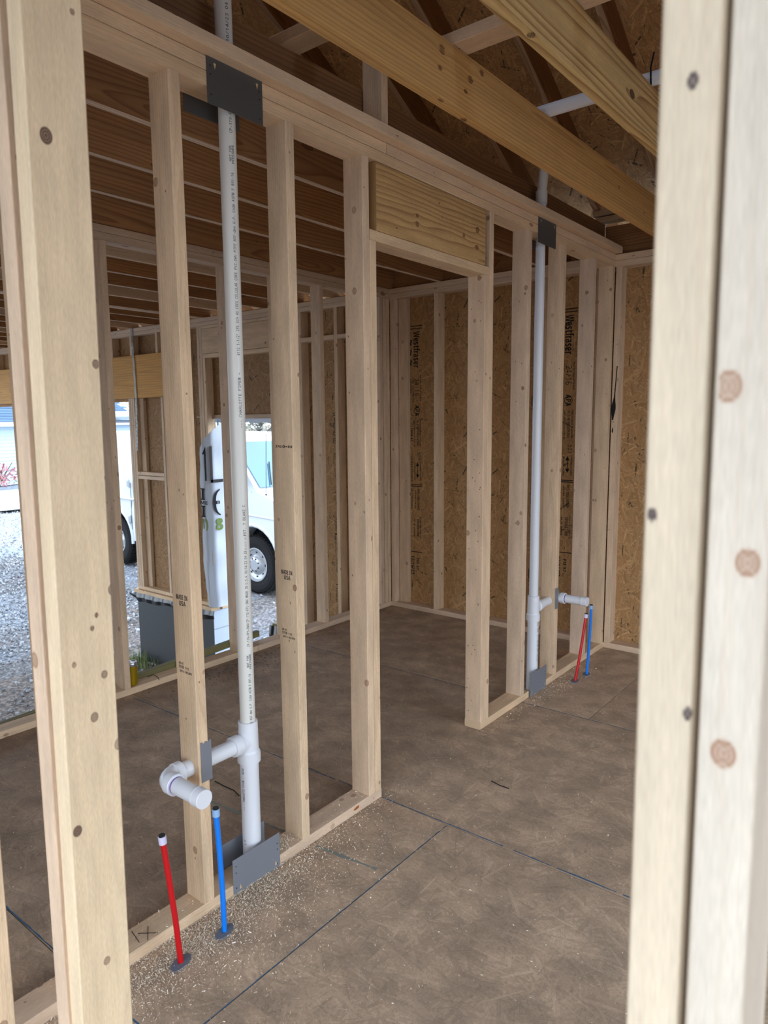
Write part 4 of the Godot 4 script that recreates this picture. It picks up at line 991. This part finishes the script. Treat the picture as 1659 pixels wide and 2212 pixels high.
# ======================= small things in the house =======================
func build_small():
	# drinks can on the garage wall's plate
	var can := root("drink_can", Vector3(X4 - 0.035, T, -0.02))
	var m := MB.new()
	m.lathe([[0.0, 0.003], [0.022, 0.0], [0.027, 0.006], [0.029, 0.012], [0.029, 0.112]], Vector3.ZERO, Vector3.UP, 28)
	mk(can, "body", m, std(Color(0.62, 0.50, 0.02), 0.3, 0.35))
	var tp := MB.new(); tp.lathe([[0.029, 0.112], [0.029, 0.124], [0.0265, 0.131], [0.0265, 0.135], [0.0245, 0.135], [0.0240, 0.131], [0.0, 0.131]], Vector3.ZERO, Vector3.UP, 28)
	mk(can, "rim", tp, std(Color(0.75, 0.76, 0.78), 0.25, 0.9))
	var tb := MB.new(); tb.box(Vector3(-0.005, 0.132, -0.002), Vector3(0.014, 0.1335, 0.008)); mk(can, "pull_tab", tb, std(Color(0.75, 0.76, 0.78), 0.25, 0.9))
	tag(can, "yellow drinks can standing on the garage wall's bottom plate", "can")
	# treated board leaning along the outside of that plate
	var tb2 := board(self, "treated_board", Vector3(X4 - D - 0.022, 0.040, -0.02), Vector3(0, -0.037, 1), 1.96, Vector3(0, 1, 0.037), 0.040, 0.036, M.treated, {"tone": 0.9, "u": 0.1})
	tag(tb2, "greenish treated board lying along the outside of the garage wall's plate", "board")
	# perforated strap hanging from the top of the front wall
	var s := root("hanger_strap", Vector3(-5.21, 1.17, ZW + 0.004)); var st := MB.new(); var n := 60
	for k in n:
		var y0 := 1.30 * k / n; var y1 := 1.30 * (k + 1) / n
		var w := 0.016
		var f := func(y: float) -> Vector3: return Vector3(0.012 * sin(y * 3.0), y, 0.006 + 0.012 * maxf(0.0, 1.0 - y / 0.6) + 0.002 * sin(y * 40.0))
		var a: Vector3 = f.call(y0); var b: Vector3 = f.call(y1)
		var gap := 0.25 if k % 2 else 0.0
		var wx := Vector3(w, 0, 0)
		if gap == 0.0: st.flat(a - wx, a + wx, b + wx, b - wx, Vector3(0, 0, 1))
		else:
			st.flat(a - wx, a - wx * gap, b - wx * gap, b - wx, Vector3(0, 0, 1)); st.flat(a + wx * gap, a + wx, b + wx, b + wx * gap, Vector3(0, 0, 1))
	mk(s, "strap", st, std(Color(0.55, 0.54, 0.52), 0.5, 0.4))
	tag(s, "perforated galvanised strap hanging down over the yellow plywood header", "metal strap")
	# bent nail on the garage plate
	var nl := MB.new(); nl.tube([Vector3(X4 - 0.05, 0.05, -0.12), Vector3(X4 - 0.03, 0.06, -0.15), Vector3(X4 - 0.004, 0.048, -0.16), Vector3(X4 + 0.001, 0.03, -0.165)], 0.0018, 8)
	tag(mk(self, "bent_nail", nl, M.hole), "bent nail on the plate to the right of the yellow can", "nail")
	# short wood offcut behind the plate, by the van's front wheel
	# a twig of wire on the floor of the left room
	var tw := MB.new(); tw.tube([Vector3(-0.62, 0.004, 0.33), Vector3(-0.56, 0.006, 0.335), Vector3(-0.50, 0.004, 0.33), Vector3(-0.45, 0.005, 0.345)], 0.0022, 6)
	tag(mk(self, "twig", tw, std(Color(0.10, 0.07, 0.05), 0.9)), "dark twig on the floor of the left room beyond the near drain", "twig")
	var tw2 := MB.new(); tw2.tube([Vector3(0.285, 0.003, -0.37), Vector3(0.33, 0.006, -0.355), Vector3(0.37, 0.003, -0.36)], 0.0022, 6)
	tag(mk(self, "twig", tw2, std(Color(0.10, 0.08, 0.08), 0.9)), "dark twig on the floor in the middle of the doorway path", "twig")

# ======================= outside: van, house, plants =======================
func wheel(parent: Node3D, at: Vector3):
	var ax := Vector3(0, 0, 1)
	var r := 0.40
	var t := MB.new()
	t.lathe([[0.235, 0.0], [0.30, 0.012], [r - 0.05, 0.01], [r - 0.012, -0.012], [r, -0.035], [r, -0.21], [r - 0.03, -0.24], [0.235, -0.235]], Vector3.ZERO, ax, 40)
	for k in 44:   # tread blocks
		var a := TAU * k / 44.0
		var d := Vector3(cos(a), sin(a), 0); var s := Vector3(-sin(a), cos(a), 0) * 0.018
		for q in [[-0.014, -0.085], [-0.10, -0.15], [-0.165, -0.228]]:
			var z0: float = q[0]; var z1: float = q[1]
			var h := 0.012
			var c0 := d * r + ax * z0; var c1 := d * r + ax * z1
			t.flat(c0 - s + d * h, c0 + s + d * h, c1 + s + d * h, c1 - s + d * h, d)
			t.flat(c0 - s, c0 + s, c0 + s + d * h, c0 - s + d * h, ax); t.flat(c0 + s, c1 + s, c1 + s + d * h, c0 + s + d * h, s); t.flat(c0 - s, c1 - s, c1 - s + d * h, c0 - s + d * h, -s)
	var ty := mk(parent, "tyre", t, std(Color(0.045, 0.045, 0.05), 0.85), Transform3D(Basis.IDENTITY, at))
	var w := MB.new()
	w.lathe([[0.236, 0.006], [0.218, 0.006], [0.205, -0.02], [0.15, -0.03], [0.115, -0.005], [0.105, 0.02], [0.075, 0.03], [0.0, 0.03]], Vector3.ZERO, ax, 40)
	mk(parent, "wheel_rim", w, std(Color(0.72, 0.73, 0.74), 0.35, 0.5), Transform3D(Basis.IDENTITY, at))
	var h := MB.new()
	for k in 8:
		var a := TAU * k / 8.0
		h.lathe([[0.021, -0.026], [0.019, -0.0255], [0.0, -0.0255]], Vector3(cos(a) * 0.176, sin(a) * 0.176, 0.001), ax, 10)
	for k in 8:
		var a := TAU * (k + 0.5) / 8.0
		h.lathe([[0.012, 0.0], [0.012, 0.03], [0.0, 0.03]], Vector3(cos(a) * 0.088, sin(a) * 0.088, 0.0), ax, 8)
	tag(mk(parent, "wheel_holes", h, M.black, Transform3D(Basis.IDENTITY, at)), "", "", "", "stuff")

func build_outside():
	# --- white work van parked side-on; local x forward, y up from the ground, z = 0 its near side
	var g := -0.895
	var v := root("van", Vector3(-5.675, g, -4.3))
	var white := std(Color(0.84, 0.87, 0.89), 0.25); white.clearcoat_enabled = true; white.clearcoat = 0.5
	var glass := std(Color(0.25, 0.42, 0.50), 0.08); glass.metallic_specular = 0.8
	var dark := std(Color(0.06, 0.07, 0.08), 0.6)
	var wb := -3.45
	var prof := [Vector2(0.95, 0.42), Vector2(0.98, 0.78), Vector2(0.93, 1.08), Vector2(0.80, 1.19), Vector2(0.08, 1.42), Vector2(-0.62, 2.08), Vector2(-0.95, 2.19), Vector2(-4.55, 2.21), Vector2(-4.72, 2.10), Vector2(-4.80, 0.55), Vector2(-4.74, 0.45)]
	# the lower edge with both wheel arches, walked from the rear
	var arch := []
	for c in [wb, 0.0]:
		arch.append(Vector2(c - 0.50, 0.45))
		for k in 13: 
			var a := PI - PI * k / 12.0
			arch.append(Vector2(c + cos(a) * 0.49, 0.45 + sin(a) * 0.50))
		arch.append(Vector2(c + 0.50, 0.45))
	var loop := PackedVector2Array(prof + arch)
	var idx := Geometry2D.triangulate_polygon(loop)
	var b := MB.new(); var W := 1.98; var e := 0.05
	var inset := func(p: Vector2) -> float: return 0.16 * smoothstep(1.25, 2.2, p.y)   # sides lean in towards the roof
	for side in 2:
		for k in range(0, idx.size(), 3):
			var q := []
			for j in 3:
				var p := loop[idx[k + j]]
				q.append(Vector3(p.x, p.y, -inset.call(p) if side == 0 else -W + inset.call(p)))
			var nn := Vector3(0, 0.08, 1.0 if side == 0 else -1.0).normalized()
			b.tri(q[0], q[1], q[2], nn, nn, nn)
	for k in loop.size():
		var p := loop[k]; var q := loop[(k + 1) % loop.size()]
		var out := Vector2(-(q.y - p.y), q.x - p.x).normalized()
		var nn := Vector3(out.x, out.y, 0)
		var mid := (p + q) / 2.0 + out * 0.01
		if Geometry2D.is_point_in_polygon(mid, loop): nn = -nn
		var zp: float = inset.call(p); var zq: float = inset.call(q)
		b.quad(Vector3(p.x, p.y, -zp), Vector3(q.x, q.y, -zq), Vector3(q.x, q.y, -W + zq), Vector3(p.x, p.y, -W + zp), nn, nn, nn, nn)
	mk(v, "body", b, white)
	var fl := MB.new()   # flared arch lips and the crease along the side
	for c in [wb, 0.0]:
		var pts := []
		for k in 15:
			var a := PI * 1.03 - PI * 1.06 * k / 14.0
			pts.append(Vector3(c + cos(a) * 0.505, 0.45 + sin(a) * 0.515, 0.004))
		fl.tube(pts, 0.028, 8)
	fl.tube([Vector3(-4.7, 1.14, -0.012), Vector3(-0.6, 1.12, -0.012), Vector3(0.7, 1.06, -0.012)], 0.022, 8)
	mk(v, "side_trim", fl, white)
	var ws := MB.new()
	ws.flat(Vector3(0.045, 1.46, -0.10), Vector3(0.045, 1.46, -1.88), Vector3(-0.60, 2.066, -1.80), Vector3(-0.60, 2.066, -0.20), Vector3(1, 1, 0))
	mk(v, "windshield", ws, glass, Transform3D(Basis.IDENTITY, Vector3(0.012, 0.012, 0)))
	var sw := MB.new()
	var zz := func(y: float) -> float: return -0.16 * smoothstep(1.25, 2.2, y) + 0.004
	sw.poly([Vector3(-0.10, 1.42, zz.call(1.42)), Vector3(-0.68, 2.03, zz.call(2.03)), Vector3(-1.35, 2.03, zz.call(2.03)), Vector3(-1.35, 1.42, zz.call(1.42))], Vector3(0, 0.1, 1))
	mk(v, "door_window", sw, glass)
	for q in [[Vector3(-0.03, 1.41, -0.03), Vector3(-0.64, 2.06, -0.13), 0.014], [Vector3(-1.39, 1.40, -0.01), Vector3(-1.39, 2.06, -0.13), 0.006], [Vector3(-1.39, 1.40, 0.002), Vector3(-1.39, 0.5, 0.002), 0.005],
			[Vector3(-2.955, 0.55, 0.002), Vector3(-2.955, 1.40, -0.004), 0.005], [Vector3(-0.52, 0.9, 0.002), Vector3(-0.20, 1.40, -0.004), 0.005], [Vector3(0.02, 1.45, -0.10), Vector3(0.02, 1.45, -1.85), 0.02]]:
		var fr := MB.new(); fr.tube([q[0], q[1]], q[2], 8); mk(v, "seal", fr, dark)
	var mi := MB.new(); mi.box(Vector3(-0.36, 1.50, 0.05), Vector3(-0.24, 1.80, 0.24)); mi.tube([Vector3(-0.30, 1.58, -0.02), Vector3(-0.30, 1.58, 0.08)], 0.02, 8)
	mk(v, "mirror", mi, dark)
	for y in [0.80, 1.38]:
		var hg := MB.new(); hg.box(Vector3(-3.02, y - 0.05, 0.0), Vector3(-2.96, y + 0.05, 0.025)); hg.box(Vector3(-2.99, y - 0.07, 0.0), Vector3(-2.97, y + 0.07, 0.012)); mk(v, "door_hinge", hg, std(Color(0.7, 0.72, 0.74), 0.4, 0.4))
	var an := MB.new(); an.tube([Vector3(0.20, 1.38, -0.07), Vector3(0.20, 2.2, -0.10)], 0.004, 6); an.lathe([[0.018, 0.0], [0.012, 0.03], [0.0, 0.03]], Vector3(0.20, 1.365, -0.07), Vector3.UP, 10)
	mk(v, "antenna", an, dark)
	for q in [[Vector3(0.06, 1.50, -0.30), Vector3(-0.25, 1.79, -0.55)], [Vector3(0.06, 1.50, -1.1), Vector3(-0.2, 1.74, -1.35)]]:
		var wi := MB.new(); wi.tube(q, 0.009, 6); mk(v, "wiper", wi, dark)
	# ladder rack with white tubes
	var rk := MB.new()
	for x in [-0.95, -2.35, -3.75]:
		for z in [-0.22, -1.76]: rk.tube([Vector3(x, 2.18, z), Vector3(x, 2.40, z)], 0.014, 8)
		rk.box(Vector3(x - 0.02, 2.36, -1.85), Vector3(x + 0.02, 2.41, -0.13))
	rk.box(Vector3(-4.3, 2.37, -0.24), Vector3(-0.7, 2.40, -0.20))
	mk(v, "roof_rack", rk, std(Color(0.35, 0.40, 0.45), 0.5))
	for z in [-0.30, -0.46, -0.62]:
		var tb := MB.new(); tb.tube([Vector3(-4.5, 2.485, z), Vector3(0.35, 2.475, z)], 0.07, 16); mk(v, "rack_tube", tb, white)
	for x in [0.0, wb]:
		wheel(v, Vector3(x, 0.41, -0.02))
		var iw := MB.new(); iw.lathe([[0.40, 0.0], [0.40, -0.2]], Vector3(x, 0.41, -1.7), Vector3(0, 0, 1), 24); iw.box(Vector3(x - 0.46, 0.5, -1.9), Vector3(x + 0.46, 0.9, -0.32)); mk(v, "wheel_well", iw, M.black)
	var un := MB.new(); un.box(Vector3(-4.6, 0.32, -1.85), Vector3(0.9, 0.5, -0.2)); mk(v, "chassis", un, M.black)
	tag(v, "white work van with a roof rack parked outside the garage openings", "van")
	# --- neighbour's house
	var h := root("neighbour_house", Vector3(-24.0, -0.75, -7.5))
	h.rotation.y = 0.35
	var sid := MB.new(); var body := std(Color(0.66, 0.72, 0.76), 0.7)
	var y := 0.0
	for k in 20:
		sid.flat(Vector3(0.016, y, -9), Vector3(0.016, y, 9), Vector3(0, y + 0.125, 9), Vector3(0, y + 0.125, -9), Vector3(1, 0.1, 0)); sid.flat(Vector3(0, y, -9), Vector3(0, y, 9), Vector3(0.016, y, 9), Vector3(0.016, y, -9), Vector3(0, -1, 0)); y += 0.125
	sid.box(Vector3(-7, 0, -9), Vector3(-0.01, 2.5, 9))
	mk(h, "lap_siding", sid, body)
	var fas := MB.new(); fas.box(Vector3(0.35, 2.10, -9.4), Vector3(0.45, 2.28, 9.4)); fas.box(Vector3(0.0, 2.10, -9.4), Vector3(0.40, 2.13, 9.4)); mk(h, "fascia", fas, std(Color(0.86, 0.88, 0.9), 0.5))
	var ro := MB.new(); var sh := std(Color(0.27, 0.36, 0.45), 0.9); sh.vertex_color_use_as_albedo = true
	for k in 26:
		for j in 30:
			var a0 := k / 26.0; var z0 := -9.4 + 18.8 * j / 30.0 + (0.3 if k % 2 else 0.0); var z1 := z0 + 18.8 / 30.0
			var p := func(f: float, z: float) -> Vector3: return Vector3(0.5 - 4.3 * f, 2.26 + 2.5 * f, z)
			var cv := rng.randf_range(0.75, 1.15); ro.col = Color(cv, cv, cv)
			var lift := Vector3(0.006, 0.016, 0)
			ro.flat(p.call(a0, z0) + lift, p.call(a0, z1) + lift, p.call(a0 + 1 / 26.0, z1), p.call(a0 + 1 / 26.0, z0), Vector3(0.5, 1, 0))
			ro.flat(p.call(a0, z0), p.call(a0, z1), p.call(a0, z1) + lift, p.call(a0, z0) + lift, Vector3(1, 0.2, 0))
	var rr := mk(h, "shingle_roof", ro, sh); rr.set_meta("kind", "stuff")
	tag(h, "neighbouring house with pale lap siding and a blue-grey shingle roof", "house")
	var dv := MB.new(); dv.box(Vector3(-22.2, -0.80, -16), Vector3(-17.5, -0.70, 4))
	tag(mk(self, "driveway", dv, std(Color(0.78, 0.79, 0.79), 0.9)), "pale concrete driveway before the neighbouring house", "driveway", "", "structure")
	# shrubs before that house
	plant("red_shrub", Vector3(-22.9, -0.72, -8.2), 0.75, 0.85, Color(0.45, 0.10, 0.14), Color(0.55, 0.35, 0.28), 420, "red leaved shrub against the neighbouring house's siding", 0.07)
	plant("green_shrub", Vector3(-22.6, -0.72, -7.2), 0.75, 0.62, Color(0.36, 0.48, 0.20), Color(0.55, 0.62, 0.30), 420, "yellow-green shrub before the neighbouring house", 0.06)
	plant("green_shrub", Vector3(-22.7, -0.72, -9.4), 0.7, 0.5, Color(0.40, 0.44, 0.26), Color(0.60, 0.55, 0.35), 300, "faded shrub to the right of the red shrub by the neighbouring house", 0.06)
	# trees behind the van
	var spots := [Vector2(-35.6, -22.5), Vector2(-30.8, -23.4), Vector2(-26, -22.6), Vector2(-21.2, -23.2)]
	for s in spots: tree(Vector3(s.x, -0.75, s.y))
	# weeds at the foot of the pier
	var wd := MB.new(); var rw := RandomNumberGenerator.new(); rw.seed = 5
	for k in 260:
		var px := -5.25 + rw.randfn(0.0, 0.13); var pz := -2.12 + rw.randfn(0.0, 0.12)
		var y0 := ground_y(px, pz); var hgt := rw.randf_range(0.05, 0.17) ; var wa := rw.randf() * TAU; var ln := Vector3(cos(wa), 0, sin(wa)) * hgt * rw.randf_range(0.2, 0.6)
		var sd := Vector3(-sin(wa), 0, cos(wa)) * 0.004
		wd.col = Color(0.16, 0.26, 0.07).lerp(Color(0.38, 0.42, 0.16), rw.randf())
		var p := Vector3(px, y0, pz)
		wd.flat(p - sd, p + sd, p + sd * 0.6 + ln * 0.4 + Vector3(0, hgt * 0.7, 0), p - sd * 0.6 + ln * 0.4 + Vector3(0, hgt * 0.7, 0), Vector3(cos(wa), 0.3, sin(wa)))
		wd.tri(p + sd * 0.6 + ln * 0.4 + Vector3(0, hgt * 0.7, 0), p - sd * 0.6 + ln * 0.4 + Vector3(0, hgt * 0.7, 0), p + ln + Vector3(0, hgt, 0), Vector3.UP, Vector3.UP, Vector3.UP)
	tag(mk(self, "weeds", wd, M.stone), "tuft of green weeds at the foot of the block pier", "weeds", "", "stuff")

func leaf_mesh(s: float) -> ArrayMesh:
	var m := MB.new(); var n := Vector3(0, 0.3, 1).normalized()
	m.quad(Vector3(0, -s, 0), Vector3(s * 0.5, 0, s * 0.15), Vector3(0, s, 0), Vector3(-s * 0.5, 0, s * 0.15), n, n, n, n)
	return m.mesh()

func scatter(parent: Node, nm: String, mesh: Mesh, xf: Array, cols: Array, mat: Material) -> MultiMeshInstance3D:
	var mm := MultiMesh.new(); mm.transform_format = MultiMesh.TRANSFORM_3D; mm.use_colors = true; mm.mesh = mesh; mm.instance_count = xf.size()
	for k in xf.size(): mm.set_instance_transform(k, xf[k]); mm.set_instance_color(k, cols[k])
	var o := MultiMeshInstance3D.new(); o.multimesh = mm; o.material_override = mat; o.name = numbered(nm) if parent == self else nm
	parent.add_child(o, true); o.set_meta("kind", "stuff")
	return o

func plant(nm: String, at: Vector3, r: float, h: float, c1: Color, c2: Color, n: int, label: String, leaf: float):
	var t := root(nm, at); var rr := RandomNumberGenerator.new(); rr.seed = n + int(absf(at.x) * 10)
	var st := MB.new()
	for k in 14:
		var a := rr.randf() * TAU
		st.tube([Vector3(cos(a) * 0.04, 0, sin(a) * 0.04), Vector3(cos(a) * r * 0.4, h * 0.5, sin(a) * r * 0.4), Vector3(cos(a) * r * 0.8, h * rr.randf_range(0.8, 1.1), sin(a) * r * 0.8)], 0.012, 5)
	mk(t, "stem", st, std(Color(0.30, 0.22, 0.17), 0.9))
	var xf := []; var co := []
	for k in n:
		var d := Vector3(rr.randfn(), rr.randfn(), rr.randfn()).normalized() * pow(rr.randf(), 0.4)
		xf.append(Transform3D(Basis.from_euler(Vector3(rr.randf() * TAU, rr.randf() * TAU, rr.randf() * TAU)), Vector3(d.x * r, h * 0.55 + d.y * h * 0.5, d.z * r)))
		co.append(c1.lerp(c2, rr.randf()))
	scatter(t, "foliage", leaf_mesh(leaf), xf, co, M.stone)
	tag(t, label, "shrub")

func tree(at: Vector3):
	var t := root("bare_tree", at); var rr := RandomNumberGenerator.new(); rr.seed = int(absf(at.x * 37))
	var h := rr.randf_range(6.0, 8.5)
	var b := MB.new(); b.tube([Vector3.ZERO, Vector3(rr.randfn() * 0.1, h * 0.4, 0), Vector3(rr.randfn() * 0.3, h * 0.7, rr.randfn() * 0.2)], 0.14, 8)
	var xf := []; var co := []
	for k in 46:
		var y := rr.randf_range(0.06, 0.72) * h; var a := rr.randf() * TAU; var l := rr.randf_range(0.9, 1.75)
		var p := Vector3(0, y, 0); var q := p + Vector3(cos(a) * l, l * rr.randf_range(0.1, 0.7), sin(a) * l)
		b.tube([p, p.lerp(q, 0.5) + Vector3(0, 0.1, 0), q], 0.022, 5, false)
		for j in 5:
			var s := p.lerp(q, rr.randf_range(0.3, 1.0)); var e := s + Vector3(rr.randf_range(-1, 1), rr.randf(), rr.randf_range(-1, 1)) * 0.5
			b.tube([s, e], 0.009, 4, false)
		for j in 26:
			var f := rr.randf()
			xf.append(Transform3D(Basis.from_euler(Vector3(rr.randf() * TAU, rr.randf() * TAU, 0)), p.lerp(q, f) + Vector3(rr.randf_range(-1, 1), rr.randf_range(-1, 1), rr.randf_range(-1, 1)) * 0.5))
			co.append(Color(0.30, 0.29, 0.20).lerp(Color(0.42, 0.40, 0.34), rr.randf()))
	mk(t, "trunk", b, std(Color(0.30, 0.28, 0.26), 0.9))
	scatter(t, "foliage", leaf_mesh(0.11), xf, co, M.stone)
	tag(t, "thin grey-green tree in the line of trees behind the van", "tree", "trees behind the van")

# ======================= loose gravel, sawdust =======================
func build_loose():
	var rr := RandomNumberGenerator.new(); rr.seed = 77
	# stones
	var st := MB.new()
	var dirs := [Vector3(1, 0.1, 0.2), Vector3(-0.9, 0.15, 0.3), Vector3(0.1, 0.7, 0), Vector3(0.2, -0.6, 0.1), Vector3(0.1, 0.1, 0.9), Vector3(-0.15, 0, -1)]
	for f in [[0, 2, 4], [4, 2, 1], [1, 2, 5], [5, 2, 0], [0, 3, 4], [4, 3, 1], [1, 3, 5], [5, 3, 0]]:
		var a: Vector3 = dirs[f[0]]; var b: Vector3 = dirs[f[1]]; var c: Vector3 = dirs[f[2]]
		var n := (b - a).cross(c - a).normalized()
		if n.dot(a + b + c) < 0: n = -n
		st.tri(a, b, c, n, n, n)
	var xf := []; var co := []
	for k in 26000:
		var x: float; var z: float
		if k < 17000: x = rr.randf_range(-11.5, -2.2); z = rr.randf_range(-3.6, 1.2)
		else: x = rr.randf_range(-20.0, -3.5); z = rr.randf_range(-8.5, -2.0)
		if z > ZW - 0.25 and z < ZW + 0.02 and x > -5.4 and not (x > -4.0 and x < -3.12): continue
		var s := rr.randf_range(0.010, 0.026) * (1.0 if k < 17000 else 1.3)
		if x > -6.6 and rr.randf() < 0.62: continue
		xf.append(Transform3D(Basis.from_euler(Vector3(rr.randf() * TAU, rr.randf() * TAU, rr.randf() * TAU)).scaled(Vector3(s, s, s)), Vector3(x, ground_y(x, z) + s * 0.3, z)))
		var v := rr.randf_range(0.20, 0.68)
		co.append(Color(v * 0.98, v, v * 1.03))
	tag(scatter(self, "gravel", st.mesh(), xf, co, M.stone), "loose blue-grey gravel spread over the garage floor and the yard", "gravel")
	# sawdust and shavings
	var ch := MB.new(); var u := Vector3.UP
	var cv := [Vector3(-1, 0, -0.35), Vector3(-1, 0, 0.35), Vector3(-0.3, 0.35, 0.3), Vector3(-0.3, 0.35, -0.3), Vector3(0.5, 0.3, -0.3), Vector3(0.5, 0.3, 0.3), Vector3(1, 0.75, 0.2), Vector3(1, 0.75, -0.2)]
	for q in [[0, 1, 2, 3], [3, 2, 5, 4], [4, 5, 6, 7]]: ch.flat(cv[q[0]], cv[q[1]], cv[q[2]], cv[q[3]], u)
	var cm := ch.mesh()
	xf = []; co = []
	var put := func(x: float, z: float, y: float, s: float):
		xf.append(Transform3D(Basis.from_euler(Vector3(rr.randfn() * 0.5, rr.randf() * TAU, rr.randfn() * 0.5)).scaled(Vector3(s, s, s)), Vector3(x, y, z)))
		var v := rr.randf_range(0.55, 0.95); co.append(Color(v, v * 0.84, v * 0.64))
	for q in [[0.07, 1.02, 0.05, 0.16, 4200], [0.06, 0.85, 0.045, 0.12, 3300], [0.045, 0.62, 0.035, 0.15, 2600], [0.03, 0.35, 0.02, 0.2, 600], [0.14, 0.8, 0.09, 0.3, 2200], [0.25, 0.6, 0.25, 0.5, 900], [0.04, 1.25, 0.05, 0.12, 1000],
			[0.06, -1.66, 0.035, 0.14, 700], [0.05, -1.3, 0.04, 0.2, 350], [0.03, 0.02, 0.03, 0.06, 90], [0.03, -0.9, 0.02, 0.2, 150]]:
		for k in q[4]:
			var x: float = maxf(0.003, q[0] + rr.randfn() * q[2]); var z: float = q[1] + rr.randfn() * q[3]
			put.call(x, z, 0.001 + 0.006 * rr.randf() * exp(-x * 12.0), rr.randf_range(0.0008, 0.0026) * (2.0 if rr.randf() < 0.06 else 1.0))
	for k in 900: put.call(rr.randf_range(0.01, 1.3), rr.randf_range(-2.2, 1.4), 0.001, rr.randf_range(0.001, 0.003))
	for k in 1500: put.call(rr.randf_range(-1.7, -0.1), rr.randf_range(-2.2, 1.7), 0.001, rr.randf_range(0.001, 0.003))
	for k in 260: put.call(rr.randf_range(-0.085, -0.005), rr.randf_range(0.01, 1.3), T + 0.001, rr.randf_range(0.0015, 0.004))
	for k in 500: put.call(-0.045 + rr.randfn() * 0.018, 0.5 + rr.randfn() * 0.05, T + 0.001 + rr.randf() * 0.006, rr.randf_range(0.0015, 0.004))
	tag(scatter(self, "sawdust", cm, xf, co, M.stone), "pale sawdust and wood shavings along the foot of the pipe wall", "sawdust")
	# trodden dirt near the garage wall
	xf = []; co = []
	for k in 700:
		var z := -0.62 + rr.randfn() * 0.18; var x := X4 + 0.03 + absf(rr.randfn()) * 0.12; var s := rr.randf_range(0.002, 0.007)
		xf.append(Transform3D(Basis.from_euler(Vector3(rr.randf() * TAU, rr.randf() * TAU, 0)).scaled(Vector3(s, s * 0.6, s)), Vector3(x, s * 0.25, z)))
		var v := rr.randf_range(0.08, 0.2); co.append(Color(v * 1.25, v * 0.9, v * 0.65))
	tag(scatter(self, "dirt_crumbs", st.mesh(), xf, co, M.stone), "dark dirt crumbs on the floor along the garage wall's plate", "dirt")
